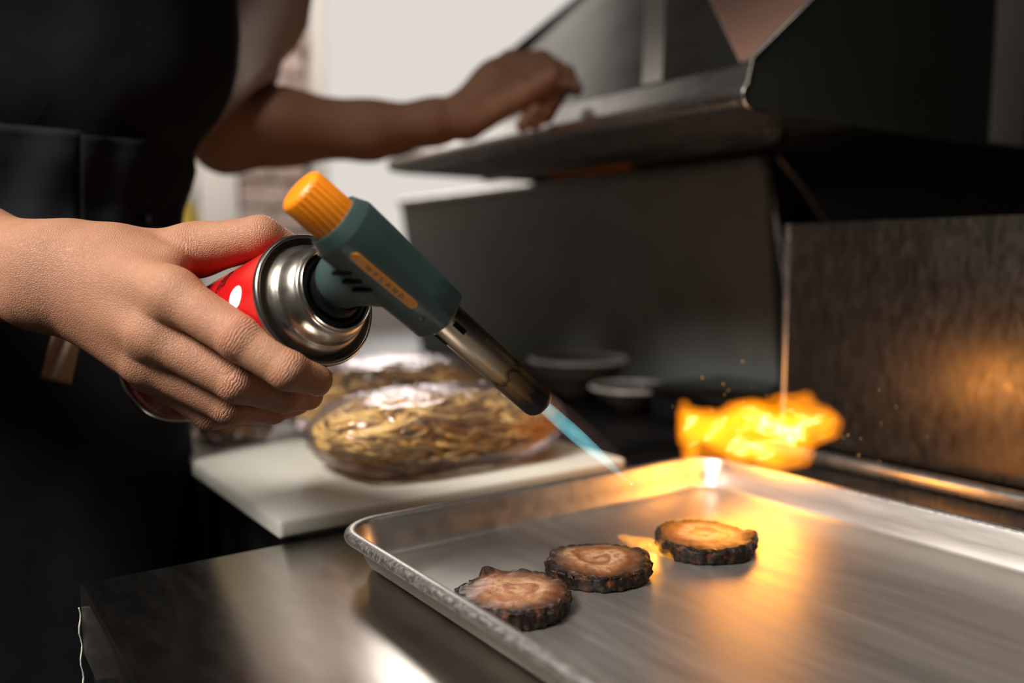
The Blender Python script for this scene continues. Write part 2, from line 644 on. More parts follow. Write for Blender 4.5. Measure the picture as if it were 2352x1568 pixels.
def meat_material(name, twist, pale, mid, char):
    """rolled pork slice: spiral of pale fat and browned lean, charred rind"""
    soft = tuple(.55 * a + .45 * b for a, b in zip(pale, mid))
    dark = tuple(.35 * a + .65 * b for a, b in zip(char, mid))
    m, nt, out = newmat(name)
    L = nt.links
    tc = nt.nodes.new('ShaderNodeTexCoord')
    wv = nt.nodes.new('ShaderNodeTexNoise')
    wv.inputs['Scale'].default_value = 55; wv.inputs['Detail'].default_value = 3
    L.new(tc.outputs['Object'], wv.inputs['Vector'])
    sub = nt.nodes.new('ShaderNodeVectorMath'); sub.operation = 'SUBTRACT'
    L.new(wv.outputs['Color'], sub.inputs[0]); sub.inputs[1].default_value = (.5, .5, .5)
    sc = nt.nodes.new('ShaderNodeVectorMath'); sc.operation = 'SCALE'
    L.new(sub.outputs[0], sc.inputs[0]); sc.inputs['Scale'].default_value = .016
    ad = nt.nodes.new('ShaderNodeVectorMath'); ad.operation = 'ADD'
    L.new(tc.outputs['Object'], ad.inputs[0]); L.new(sc.outputs[0], ad.inputs[1])
    sp = nt.nodes.new('ShaderNodeSeparateXYZ'); L.new(ad.outputs[0], sp.inputs[0])
    r = math_node(nt, 'SQRT', math_node(nt, 'ADD', math_node(nt, 'MULTIPLY', sp.outputs[0], sp.outputs[0]), math_node(nt, 'MULTIPLY', sp.outputs[1], sp.outputs[1])))
    th = math_node(nt, 'ARCTAN2', sp.outputs[1], sp.outputs[0])
    turns = math_node(nt, 'ADD', math_node(nt, 'MULTIPLY', r, 1 / .0125), math_node(nt, 'ADD', math_node(nt, 'MULTIPLY', th, 1 / (2 * math.pi)), twist))
    fr = math_node(nt, 'FRACT', turns)
    band = ramp(nt, fr, [(.0, mid), (.10, pale), (.45, pale), (.66, soft), (.84, mid), (.94, dark), (1.0, mid)])
    mott = noise(nt, coords(nt), 190, 5, .7)
    c = mixcol(nt, ramp(nt, mott, [(.40, 0.0), (.60, .85)]), band, mid)
    speck = noise(nt, coords(nt), 620, 3, .6)
    c = mixcol(nt, ramp(nt, speck, [(.60, 0.0), (.68, .55)]), c, char)
    rim = math_node(nt, 'ADD', r, math_node(nt, 'MULTIPLY', math_node(nt, 'SUBTRACT', noise(nt, coords(nt), 120, 4), .5), .008))
    c = mixcol(nt, ramp(nt, math_node(nt, 'MULTIPLY', rim, 25), [(.36, 0.0), (.56, .72)]), c, (.20, .062, .014))
    c = mixcol(nt, ramp(nt, math_node(nt, 'MULTIPLY', rim, 25), [(.40, 0.0), (.56, .60), (.67, 1.0)]), c, char)
    b = node(nt, 'BsdfPrincipled', Roughness=.42)
    b.inputs['Coat Weight'].default_value = .18
    b.inputs['Coat Roughness'].default_value = .22
    b.inputs['Subsurface Weight'].default_value = .1
    b.inputs['Subsurface Radius'].default_value = (1, .5, .25)
    b.inputs['Subsurface Scale'].default_value = .002
    L.new(c, b.inputs['Base Color'])
    bp = node(nt, 'Bump', Strength=.9, Distance=.0009)
    L.new(math_node(nt, 'ADD', mott, math_node(nt, 'MULTIPLY', fr, .6)), bp.inputs['Height'])
    L.new(bp.outputs[0], b.inputs['Normal'])
    L.new(b.outputs[0], out.inputs['Surface'])


meat_material('pork_plain', .1, (.46, .265, .135), (.25, .088, .028), (.022, .009, .006))
meat_material('pork_browned', .45, (.47, .275, .145), (.235, .080, .025), (.020, .008, .005))
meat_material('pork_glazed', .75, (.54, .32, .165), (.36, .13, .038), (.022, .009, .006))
surf('char_crust', (.007, .0035, .002), .48, 0, (.13, .040, .012), 150, bump=.0012, bscale=260, lo=.50, hi=.74, spec=.22)


def film_material():
    m, nt, out = newmat('plastic_film')
    L = nt.links
    tr = node(nt, 'BsdfTransparent'); tr.inputs[0].default_value = (.98, .94, .94, 1)
    gl = node(nt, 'BsdfGlossy', Roughness=.13); gl.inputs[0].default_value = (.95, .86, .88, 1)
    df = node(nt, 'BsdfDiffuse'); df.inputs[0].default_value = (.75, .66, .66, 1)
    bp = node(nt, 'Bump', Strength=1.0, Distance=.006)
    L.new(noise(nt, coords(nt), 34, 3, .5, 1.0), bp.inputs['Height'])
    fr = node(nt, 'Fresnel', IOR=1.5)
    L.new(bp.outputs[0], gl.inputs['Normal']); L.new(bp.outputs[0], fr.inputs['Normal'])
    m0 = nt.nodes.new('ShaderNodeMixShader'); m0.inputs[0].default_value = .05
    L.new(tr.outputs[0], m0.inputs[1]); L.new(df.outputs[0], m0.inputs[2])
    mx = nt.nodes.new('ShaderNodeMixShader')
    L.new(math_node(nt, 'MULTIPLY', fr.outputs[0], .85, True), mx.inputs[0])
    L.new(m0.outputs[0], mx.inputs[1]); L.new(gl.outputs[0], mx.inputs[2])
    L.new(mx.outputs[0], out.inputs['Surface'])


film_material()
surf('noodle_dough', (.80, .50, .12), .42, 0, (.88, .62, .22), 60, coat=.15)
surf('noodle_shaded', (.48, .24, .05), .5, 0, (.62, .36, .10), 60, coat=.15)  # shaded copy of the dough, shadow put into the colour


def flame_material(name, _, cols, strength, scale, stretch=(1, 1, 1), streak=0.0, hi=.62, sharp=16, base=.25):
    """glowing gas: an emitting volume inside the flame's own outline"""
    m, nt, out = newmat(name)
    L = nt.links
    v = coords(nt, stretch)
    n1 = noise(nt, v, scale, 4, .55, 1.2)
    n2 = noise(nt, v, scale * .55, 3, .5, 2.2)
    body = ramp(nt, n1, [(.28, base), (hi, 1.0)])
    ridge = math_node(nt, 'SUBTRACT', 1.0, math_node(nt, 'MULTIPLY', math_node(nt, 'ABSOLUTE', math_node(nt, 'SUBTRACT', n2, .5)), sharp), True)
    ridge = math_node(nt, 'POWER', ridge, 3.0)
    e = node(nt, 'Emission')
    L.new(mixcol(nt, ridge, cols[0], cols[1]), e.inputs[0])
    st = math_node(nt, 'MULTIPLY', math_node(nt, 'ADD', math_node(nt, 'MULTIPLY', body, 1.0), math_node(nt, 'MULTIPLY', ridge, streak)), strength)
    L.new(st, e.inputs['Strength'])
    L.new(e.outputs[0], out.inputs['Volume'])


flame_material('fire_outer', None, [(1.0, .24, .002), (1.0, .28, .004)], 30, 22, streak=.0, base=.6)
flame_material('fire_orange', None, [(1.0, .34, .004), (1.0, .50, .03)], 26, 24, (1, 1, 1.3), streak=.5, base=.5)
flame_material('fire_yellow', None, [(1.0, .60, .03), (1.0, .85, .40)], 22, 22, (1, 1, 1.9), streak=7.0, base=.3, sharp=26)
flame_material('fire_low', None, [(1.0, .33, .006), (1.0, .50, .05)], 130, 60, streak=.6)
flame_material('fire_veil', None, [(1.0, .27, .004), (1.0, .36, .02)], 22, 60, streak=.6, base=.3)
flame_material('fire_blue', None, [(.10, .42, .47), (.22, .56, .62)], 62, 30, (.35, 2.5, 2.5), streak=.3, base=.6)
flame_material('fire_sheath', None, [(.30, .14, .13), (.34, .16, .14)], 3.2, 20, streak=.0)

#@@STRUCTURE
# ------------------------------------------------------------------ the room
def structure(o, label=None, cat=None):
    return tag(o, label, cat, kind='structure')


structure(kbox('floor', -2.0, 2.6, -1.5, 2.9, -.95, -.90, 'floor_tile', bev=0))
WALL_A = 2.42
# far wall, in pieces round the window opening
WIN_B0, WIN_B1, WIN_Z0, WIN_Z1 = 1.01, 2.35, .10, 1.80
wb = thing('wall_back', kframe(1.0, WALL_A, -.9), None, None, kind='structure')
kbox('wall_panel', -2.0, .40, WALL_A, WALL_A + .12, -.9, 2.3, 'wall_plaster', wb, bev=0)
kbox('wall_panel', .40, 2.6, WALL_A, WALL_A + .12, -.9, WIN_Z0, 'wall_plaster', wb, bev=0)
kbox('wall_panel', .40, 2.6, WALL_A, WALL_A + .12, WIN_Z1, 2.3, 'wall_plaster', wb, bev=0)
kbox('wall_panel', WIN_B1, 2.6, WALL_A, WALL_A + .12, WIN_Z0, WIN_Z1, 'wall_plaster', wb, bev=0)
kbox('wall_panel', .40, WIN_B0, WALL_A + .05, WALL_A + .12, WIN_Z0, WIN_Z1, 'mortar', wb, bev=0)
# brick pier beside the window: every brick its own piece
bv_, bf_ = box_mesh(-.1025, .1025, -.03, .03, -.0325, .0325, .004, 1)
hv_, hf_ = box_mesh(-.0475, .0475, -.03, .03, -.0325, .0325, .004, 1)
first = {}
for row in range(21):
    z = WIN_Z0 + .04 + row * .075
    lay = [(.8875, 0)] if row % 2 else [(.8225, 1), (.9275, 1)]
    for bc, half in lay:
        dz = random.uniform(-.002, .002)
        if half not in first:
            o = obj('brick', Kv((hv_ if half else bv_) + [bc, WALL_A + .028, z]), hf_ if half else bf_, 'brick_clay', wb, auto=40)
            first[half] = (o, bc, z)
        else:
            o0, b0, z0 = first[half]
            o = o0.copy()
            COL.objects.link(o)
            o.location = (bc - b0, random.uniform(-.006, .004), z - z0 + dz)
# window
win = thing('window_1', kframe((WIN_B0 + WIN_B1) / 2, WALL_A, WIN_Z0), None, None, kind='structure')
kbox('pane', WIN_B0 + .035, WIN_B1 - .03, WALL_A + .07, WALL_A + .075, WIN_Z0 + .03, WIN_Z1 - .03, 'daylight_pane', win, bev=0)
for q in [(WIN_B0, WIN_B0 + .04, WIN_Z0, WIN_Z1), (WIN_B1 - .04, WIN_B1, WIN_Z0, WIN_Z1), (WIN_B0 + .04, WIN_B1 - .04, WIN_Z0, WIN_Z0 + .04), (WIN_B0 + .04, WIN_B1 - .04, WIN_Z1 - .04, WIN_Z1)]:
    kbox('window_frame', q[0], q[1], WALL_A + .0, WALL_A + .09, q[2], q[3], 'white_paint', win, bev=.004)
structure(kbox('trim_1', .664, .768, WALL_A - .03, WALL_A + .03, -.9, 1.9, 'white_paint', bev=.005))
structure(kbox('wall_right', 1.32, 1.40, -1.4, 1.57, -.9, .95, 'wall_dark', bev=0))

# ------------------------------------------------------------------ steel work table
T_B0, T_A1 = .069, .505
tb = thing('steel_table', kframe(.36, .05, -.9), 'brushed stainless steel work table under the baking tray', 'table')
bm = bmesh.new()
v, f = box_mesh(T_B0, .664, -.42, T_A1, -.040, 0, .0022, 3)
obj('table_top', Kv(v), f, 'table_steel', tb, auto=40)
kbox('side_panel', T_B0 + .004, .65, -.40, T_A1 - .004, -.80, -.0405, 'dark_steel', tb, bev=.002)
for b, a in ((T_B0 + .05, -.36), (T_B0 + .05, .46), (.61, -.36), (.61, .46)):
    v, f = lathe([(.018, -.90), (.018, -.80)], 20)
    obj('leg', Kv(v + [b, a, 0]), f, 'dark_steel', tb)
v, f = tube(Kv(np.array([[.634, a, .0068] for a in np.linspace(-.42, T_A1 - .004, 30)])), .0064, 20)
obj('rolled_edge', v, f, 'bright_steel', tb, auto=50)
# paper sticker curling off the corner
st = [(T_B0 - .0012 + .0006 * math.sin(k * 1.3), T_A1 - .001, -.013 - k * .0036) for k in range(13)]
sv = np.array([q for s in st for q in ((s[0], s[1], s[2]), (s[0], s[1] - .0016, s[2]), (s[0] + .0004, s[1] - .0016, s[2]), (s[0] + .0004, s[1], s[2]))])
sf = [[i * 4 + j, i * 4 + (j + 1) % 4, i * 4 + 4 + (j + 1) % 4, i * 4 + 4 + j] for i in range(12) for j in range(4)] + [[3, 2, 1, 0], [48, 49, 50, 51]]
tag(obj('sticker', Kv(sv), sf, 'paper', tb, smooth=False), 'pale paper sticker edge')

# ------------------------------------------------------------------ counter behind, with the cutting board
cn = thing('prep_counter', kframe(.75, 1.1, -.9), 'dark steel prep counter carrying the white cutting board', 'counter')
kbox('counter_body', .205, 1.30, .520, 1.95, -.80, -.012, 'dark_steel', cn, bev=.003)
kbox('counter_top', .200, 1.315, .515, 1.96, -.0115, -.0005, 'dark_steel', cn, bev=.002)
for b, a in ((.26, .57), (.26, 1.9), (1.25, .57), (1.25, 1.9)):
    v, f = lathe([(.02, -.90), (.02, -.80)], 20)
    obj('leg', Kv(v + [b, a, 0]), f, 'dark_steel', cn)

v, f = box_mesh(.183, .478, .5095, .830, 0, .0135, .0035, 3)
tag(obj('cutting_board', Kv(v), f, 'board_white', mat4=kframe(.33, .67, 0), auto=50), 'thick white plastic cutting board under the bagged noodles', 'cutting board')
v, f = box_mesh(.215, .36, .845, 1.06, 0, .02, .004, 3)
tag(obj('plastic_lid', Kv(v), f, 'board_white', mat4=kframe(.27, .95, 0), auto=50), 'white plastic lid lying behind the cutting board at the left', 'lid')

# ------------------------------------------------------------------ baking tray
TR = dict(b0=.192, b1=.511, a0=.005, a1=.456)


def rrect(b0, b1, a0, a1, r, n=14):
    pts = []
    for cb, ca, s in ((b1 - r, a1 - r, 0), (b0 + r, a1 - r, 1), (b0 + r, a0 + r, 2), (b1 - r, a0 + r, 3)):
        for k in range(n + 1):
            t = math.pi / 2 * (s + k / n)
            pts.append((cb + r * math.cos(t), ca + r * math.sin(t)))
    # even stations along the long sides so brushed shading stays clean
    return np.array(pts)


def ring_sweep(profile, rc):
    """profile (inset from the outer edge, z)"""
    loops = []
    for ins, z in profile:
        l = rrect(TR['b0'] + ins, TR['b1'] - ins, TR['a0'] + ins, TR['a1'] - ins, max(rc - ins, .004))
        loops.append(np.c_[l, np.full(len(l), z)])
    return loops


def skin_loops(loops, closed=False):
    n = len(loops[0])
    f = []
    m = len(loops)
    for i in range(m if closed else m - 1):
        j2 = (i + 1) % m
        for j in range(n):
            k = (j + 1) % n
            f.append([i * n + j, i * n + k, j2 * n + k, j2 * n + j])
    return f


tr = thing('baking_tray', kframe((TR['b0'] + TR['b1']) / 2, (TR['a0'] + TR['a1']) / 2, 0), 'shallow brushed aluminium baking tray with rolled rim holding pork slices', 'baking tray')
RIMZ = .0225
prof_in = [(.0065, RIMZ + .0012), (.0085, RIMZ - .001), (.0115, .012), (.0142, .0058), (.0158, .0036), (.0185, .0024), (.0225, .0022)]
prof_out = [(.0235, .0006), (.0178, .0008), (.0145, .0024), (.0128, .0048), (.0100, .012), (.0070, RIMZ - .002), (.0060, RIMZ - .0008)]
Lp = ring_sweep(prof_out + prof_in, .030)
vv = np.concatenate(Lp)
ff = skin_loops(Lp[:])
n0 = len(Lp[0])
ff.append(list(range(n0))[::-1])
ff.append([(len(Lp) - 1) * n0 + j for j in range(n0)])
obj('pan', Kv(vv), ff, 'tray_aluminium', tr, auto=60)
prof_r = [(.0042 - .0040 * math.cos(t), RIMZ - .0018 + .0036 * math.sin(t)) for t in np.linspace(0, 2 * math.pi, 14, endpoint=False)]
Lr = ring_sweep(prof_r, .030)
obj('rolled_rim', Kv(np.concatenate(Lr)), skin_loops(Lr, True), 'tray_rim_aluminium', tr)

# ------------------------------------------------------------------ upright steel panel on the right
pp = thing('splash_panel', kframe(.66, .1, .013), 'upright brushed steel splash panel behind the tray at the right', 'panel')
v, f = prism([(.647, 0), (.650, 0), (.650, 1), (.647, 1)], 0, 1)
kbox('sheet', .6475, .6500, -.35, .4835, .0128, .208, 'panel_steel', pp, bev=.0008)
v, f = tube(Kv(np.array([[.6488, .4845, z] for z in np.linspace(.0128, .2078, 6)])), .0030, 14)
obj('folded_edge', v, f, 'bright_steel', pp, auto=60)
for a in (.40, .05, -.30):
    kbox('bracket_foot', .6500, .668, a - .012, a + .012, .0, .034, 'dark_steel', pp, bev=.001)

# ------------------------------------------------------------------ tilted dark backsplash on the counter
bs = thing('backsplash', kframe(.82, 1.07, 0), 'dark grey-green steel backsplash standing on the prep counter', 'backsplash')
v, f = prism([(.842, 0.0), (.846, 0.0), (.806, .284), (.806, .292), (.798, .292), (.798, .284), (.802, .282)], .634, 1.505)
obj('sheet', Kv(v), f, 'backsplash_steel', bs, smooth=False)
v, f = tube(Kv(np.array([[.800, a, .290] for a in np.linspace(.634, 1.505, 20)])), .0055, 14)
obj('top_roll', v, f, 'bright_steel', bs, auto=60)
v, f = prism([(.799, .294), (.815, .294), (.862, .262), (.935, .195), (.935, 0), (.848, 0), (.838, .15)], .628, .632)
obj('gusset', Kv(v), f, 'dark_steel', bs, smooth=False)
v, f = tube(Kv(np.array([[.799, .628, .294], [.8385, .628, .15], [.848, .628, .0]])), .0022, 10)
obj('gusset_lip', v, f, 'bright_steel', bs)
v, f = tube(Kv(np.array([[.816, .628, .293], [.862, .628, .262], [.90, .628, .229], [.935, .628, .195]])), .0015, 10)
obj('gusset_lip', v, f, 'lip_and_reflection', bs)

# ------------------------------------------------------------------ steel hood over the counter
HA0, HA1 = .464, 1.075
hd = thing('steel_hood', kframe(.9, .77, .295), 'stainless steel hood with sloped front and rounded front lip above the counter', 'hood')
# sloped front sheet with rolled lip, extruded along the counter
lip = [(.5645 - .0095 * math.cos(t), .3080 - .0095 * math.sin(t)) for t in np.linspace(-math.pi * .34, math.pi * .55, 12)]
v, f = prism([(.6045, .3455)] + lip + [(.585, .2985), (.72, .2985), (.72, .3010), (.586, .3010), (.5745, .3085), (.5745, .3200), (.6065, .3415)], HA0 + .003, HA1)
obj('front_lip', Kv(v), f, 'bright_steel', hd, auto=35)
v, f = prism([(.905, .5985), (.6050, .3459), (.6068, .3420), (.905, .5940)], HA0 + .003, HA1)
obj('front_sheet', Kv(v), f, 'hood_steel', hd, auto=35)
plate = [(.905, .6035), (.5655, .3375)] + lip + [(.585, .297), (.70, .297), (1.30, .297), (1.30, .6035)]
v, f = prism(plate, HA0 - .002, HA0 + .0025)
obj('end_plate', Kv(v), f, 'hood_plate', hd, auto=30)
v, f = prism(plate, HA1, HA1 + .004)
obj('end_plate', Kv(v), f, 'hood_plate', hd, auto=30)
v, f = tube(Kv(np.array([[b, HA0 - .002, z] for b, z in plate[:-3]])), .0014, 8)
obj('plate_edge', v, f, 'bright_steel', hd)
kbox('top_sheet', .905, 1.305, HA0 + .003, HA1, .600, .6035, 'hood_steel', hd, bev=0)
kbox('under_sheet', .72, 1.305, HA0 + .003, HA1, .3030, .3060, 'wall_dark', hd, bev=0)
kbox('under_rail', .694, .712, HA0 + .07, HA1 - .02, .2905, .3000, 'hood_steel', hd, bev=.003)
# reflections painted on as thin sheets: pale bands and a warm corner patch


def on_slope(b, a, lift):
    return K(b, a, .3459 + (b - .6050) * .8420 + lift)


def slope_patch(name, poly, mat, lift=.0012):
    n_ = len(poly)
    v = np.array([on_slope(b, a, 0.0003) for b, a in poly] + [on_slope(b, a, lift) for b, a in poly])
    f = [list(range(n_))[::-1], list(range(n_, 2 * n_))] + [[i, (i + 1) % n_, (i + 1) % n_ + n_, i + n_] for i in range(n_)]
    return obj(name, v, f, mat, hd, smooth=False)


kbox('reflection_band', .955, 1.03, HA0 - .0045, HA0 - .002, .302, .600, 'lip_and_reflection', hd, bev=.001)  # bright reflection on the end plate, built as a pale strip
slope_patch('reflection_band', [(.608, .605), (.608, .633), (.895, .925), (.895, .885)], 'lip_and_reflection')
tag(slope_patch('reflection_patch', [(.608, .470), (.608, .510), (.895, .842), (.895, .470)], 'warm_reflection'), 'warm reflection painted on the slope')
tag(kbox('orange_strip', .7205, .7235, .77, .93, .2860, .3005, 'orange_tub', hd, bev=.0006), 'orange strip under the lip')  # plain orange strip below the hood lip

# things about the counter


def bowl(name, b, a, r, h, mat, label):
    c = K(b, a, 0)
    prof = [(.0005, .004), (r * .42, .004), (r * .45, 0), (r * .55, 0), (r * .56, .006), (r * .85, h * .5), (r, h), (r * .985, h + .002), (r * .955, h), (r * .80, h * .52), (r * .5, .012), (.0005, .009)]
    v, f = lathe(prof, 56, False)
    t = thing(name, frame(c, RT, [0, 1, 0], ZX), label, 'bowl', 'bowls on the prep counter')
    obj('bowl_body', v + c, f, mat, t)
    rv, rf = lathe([(r * .99 + .003 * math.cos(q), h + .003 * math.sin(q)) for q in np.linspace(0, 2 * math.pi, 9)], 56, False)
    obj('rim', rv + c, rf, 'ceramic', t)


bowl('bowl', .72, .862, .064, .046, 'ceramic_dark', 'dark bowl with pale rim behind the burner tip')
bowl('bowl', .698, .737, .048, .026, 'ceramic_dark', 'shallow dark bowl just beyond the tray rim')
v, f = box_mesh(.668, .79, .55, .678, .0, .034, .006, 3)
pan = thing('steel_pan', kframe(.73, .614, 0), 'blurred grey steel pan in front of the backsplash', 'pan')
obj('pan_body', Kv(v), f, 'dark_steel', pan, auto=50)
kbox('pan_rim',   .661, .797, .543, .685, .0325, .0385, 'hood_steel', pan, bev=.002)

# towel hanging beyond the cook
tw = thing('hanging_towel', frame(P(425, 430, 1.9), RT, [0, 1, 0], ZX), 'white towel with yellow end hanging beyond the cook', 'towel')
nu, nv = 26, 30
U, V = np.meshgrid(np.linspace(0, 1, nu), np.linspace(0, 1, nv), indexing='ij')


def towel_pts(off, v0, v1):
    VV = v0 + (v1 - v0) * V
    px = 330 + 138 * U * (1 - .10 * np.sin(VV * 3.0)) + 8 * np.sin(VV * 7)
    py = 322 + 215 * VV
    d = 1.9 + off + .018 * np.sin(U * 16 + VV * 2)
    return np.stack([CAM + dd * ray(x, y) for x, y, dd in zip(px.ravel(), py.ravel(), d.ravel())])


def sheet(pf, pb):
    n = nu * nv
    v = np.concatenate([pf, pb])
    f = []
    for i in range(nu - 1):
        for j in range(nv - 1):
            a, b, c, d = i * nv + j, (i + 1) * nv + j, (i + 1) * nv + j + 1, i * nv + j + 1
            f += [[a, d, c, b], [a + n, b + n, c + n, d + n]]
    edge = [i * nv for i in range(nu)] + [(nu - 1) * nv + j for j in range(1, nv)] + [i * nv + nv - 1 for i in range(nu - 2, -1, -1)] + [j for j in range(nv - 2, 0, -1)]
    for k in range(len(edge)):
        a, b = edge[k], edge[(k + 1) % len(edge)]
        f.append([a, b, b + n, a + n])
    return v, f


v, f = sheet(towel_pts(0, 0, .66), towel_pts(.006, 0, .66))
obj('towel_cloth', v, f, 'towel_white', tw)
v, f = sheet(towel_pts(0, .665, 1), towel_pts(.006, .665, 1))
obj('towel_end', v, f, 'towel_yellow', tw)
v, f = tube(np.array([P(340, 318, 1.905), P(470, 314, 1.905)]), .006, 10)
obj('towel_rail', v, f, 'bright_steel', tw)

#@@OBJECTS
# ------------------------------------------------------------------ gas torch: own axes x along the burner, z out of the canister
UV = np.array([.72, -.623, .3035]); UV /= np.linalg.norm(UV)
TV = np.array([.6415, .4325, -.6335]); TV -= (TV @ UV) * UV; TV /= np.linalg.norm(TV)
WV = np.cross(UV, TV)
C0 = P(727.5, 687.4, .4345)
TFR = frame(C0, TV, WV, UV)
HT = .0563
CAN_R, CAN_L = .0332, .158
bt = thing('blow_torch', TFR, 'hand-held gas blow torch with dark green body and orange knob on red canister', 'blow torch')


def tl(v):
    return np.asarray(v, float) @ TFR[:3, :3].T + TFR[:3, 3]


def tobj(name, v, f, mat, parent=bt, **kw):
    return obj(name, tl(v), f, mat, parent, **kw)


# red canister wall, with seam rings at both ends
v, f = lathe([(.0005, -CAN_L + .004), (.029, -CAN_L + .002), (.0315, -CAN_L), (CAN_R, -CAN_L + .0025), (CAN_R, -.0030), (.0310, -.0075), (.0005, -.0095)], 128, False)
can = tobj('gas_canister', v, f, 'can_red', auto=40)


def ring(rc, zc, rx, rz, n=12):
    return [(rc + rx * math.cos(t), zc + rz * math.sin(t)) for t in np.linspace(0, 2 * math.pi, n + 1)]


v, f = lathe(ring(.0334, -CAN_L + .0008, .0014, .0022), 128, False)
tobj('base_seam', v, f, 'can_seam', can)
v, f = lathe(ring(.0336, -.0012, .0014, .0024), 128, False)
tobj('top_seam', v, f, 'can_seam', can)
# stepped steel shoulder
sh = [(.0333, .0004), (.0324, -.0006), (.0320, -.0030), (.0310, -.0040), (.0300, -.0032), (.0291, -.0005), (.0282, .0026), (.0270, .0046), (.0262, .0052), (.0258, .0060),
      (.0254, .0078), (.0246, .0108), (.0234, .0134), (.0222, .0148), (.0214, .0152), (.0212, .0162), (.0213, .0176), (.0208, .0184), (.0201, .0182), (.0196, .0170), (.0192, .0120), (.0190, .0060), (.0005, .0050)]
v, f = lathe(sh, 128, False)
tobj('steel_shoulder', v, f, 'can_steel', can, auto=70)
v, f = lathe([(.0005, .0055), (.0188, .0055), (.0190, .0140), (.0184, .0158), (.0165, .0162), (.0158, .0148), (.0150, .0148), (.0146, .0175), (.0128, .0182), (.0126, .0240), (.0005, .0242)], 96, False)
tobj('rubber_gasket', v, f, 'black_rubber', bt, auto=40)


# print on the canister: white half dot, small dark text block, white ring of lettering
def can_patch(poly, r, th=.00012):
    """poly of (angle, z) laid on the canister wall"""
    n = len(poly)
    v = [(rr * math.cos(a), rr * math.sin(a), z) for rr in (r, r + th) for a, z in poly]
    f = [list(range(n))[::-1], list(range(n, 2 * n))] + [[i, (i + 1) % n, (i + 1) % n + n, i + n] for i in range(n)]
    return np.array(v), f


def can_angle(px, py):
    """angle and height where the line of sight meets the canister wall"""
    d = ray(px, py); o = CAM - C0
    dp, op = d - (d @ UV) * UV, o - (o @ UV) * UV
    a, b, c = dp @ dp, 2 * dp @ op, op @ op - CAN_R ** 2
    t = (-b - math.sqrt(max(b * b - 4 * a * c, 0))) / (2 * a)
    q = o + t * d
    return math.atan2(q @ WV, q @ TV), q @ UV


a0, z0 = can_angle(541, 682)
dot = [(a0 + .0060 * math.cos(t) / CAN_R, z0 + .0060 * math.sin(t)) for t in np.linspace(0, 2 * math.pi, 32, endpoint=False)]
rings_ = [np.array([((CAN_R + .0002) * math.cos(a0 + q * (a - a0)), (CAN_R + .0002) * math.sin(a0 + q * (a - a0)), z0 + q * (z - z0)) for a, z in dot]) for q in (.02, .25, .5, .75, 1.0)]
rings_.append(rings_[-1] * [.995, .995, 1])
v, f = np.concatenate(rings_), skin_loops(rings_) + [list(range(32))]
tobj('white_dot', v, f, 'print_white', can, smooth=False)


def text_mesh(body, size, extrude=0.0):
    cu = bpy.data.curves.new('lettering', 'FONT')
    cu.body = body
    cu.size = size
    cu.align_x = 'CENTER'
    cu.align_y = 'CENTER'
    cu.extrude = extrude
    cu.resolution_u = 3
    o = bpy.data.objects.new('lettering', cu)
    COL.objects.link(o)
    bpy.context.view_layer.update()
    me = o.to_mesh()
    v = np.array([tuple(q.co) for q in me.vertices])
    f = [list(p.vertices) for p in me.polygons]
    o.to_mesh_clear()
    bpy.data.objects.remove(o)
    bpy.data.curves.remove(cu)
    return v, f


def wrap_text(body, size, ang, zc, name, mat, flip=1):
    v, f = text_mesh(body, size, .00006)
    r = CAN_R + .0001
    a = ang + flip * v[:, 0] / r
    w = np.stack([(r + v[:, 2]) * np.cos(a), (r + v[:, 2]) * np.sin(a), zc + flip * v[:, 1]], 1)
    return tobj(name, w, f, mat, can, smooth=False)


ab, zb = can_angle(330, 925)
tag(wrap_text('GAS CARTRIDGE (BUTANE)', .0056, ab - .05, -CAN_L + .0088, 'ring_lettering', 'print_white'), 'tiny white lettering round the base')
at_, zt_ = can_angle(528, 634)
wrap_text('DANGER\nEXTREMELY\nFLAMMABLE', .0030, at_ + .05, zt_ - .004, 'warning_lettering', 'print_black')


# moulded body: rounded square section swept along x, neck down to the canister
def section(w, h, n=48, p=3.0):
    t = np.linspace(0, 2 * np.pi, n, endpoint=False)
    c, s = np.cos(t), np.sin(t)
    return np.sign(c) * np.abs(c) ** (2 / p) * w, np.sign(s) * np.abs(s) ** (2 / p) * h


def sweep_x(stations, n=48):
    """stations (x, half width, half height, z centre, power)"""
    v, f = [], []
    for x, w, h, zc, p in stations:
        y, z = section(w, h, n, p)
        v += [(x, a, b + zc) for a, b in zip(y, z)]
    for i in range(len(stations) - 1):
        for j in range(n):
            k = (j + 1) % n
            f.append([i * n + j, i * n + k, (i + 1) * n + k, (i + 1) * n + j])
    f.append(list(range(n))[::-1]); f.append([(len(stations) - 1) * n + j for j in range(n)])
    return np.array(v), f


BW = .0150
BST = [(-.0318, .0100, .0100, HT, 2.3), (-.0332, .0126, .0126, HT, 2.3), (-.0330, .0132, .0132, HT, 2.3), (-.0268, .0152, .0154, HT, 2.6), (-.0262, .0153, .0155, HT, 2.6), (-.010, .0148, .0150, HT, 2.7), (.020, .0138, .0141, HT, 2.9), (.0362, .0132, .0135, HT, 3.1),
       (.0374, .0126, .0129, HT, 3.0), (.0376, .0112, .0115, HT, 2.6), (.0362, .0096, .0096, HT, 2.2)]
v, f = sweep_x(BST)


def flank(x, dz):
    """how far the body's side stands out at that place"""
    xs = [s[0] for s in BST[4:8]]
    w_, h_ = np.interp(x, xs, [s[1] for s in BST[4:8]]), np.interp(x, xs, [s[2] for s in BST[4:8]])
    return w_ * (1 - min(abs(dz) / h_, .99) ** 2.75) ** (1 / 2.75)


body = tobj('torch_body', v, f, 'torch_plastic', auto=28)
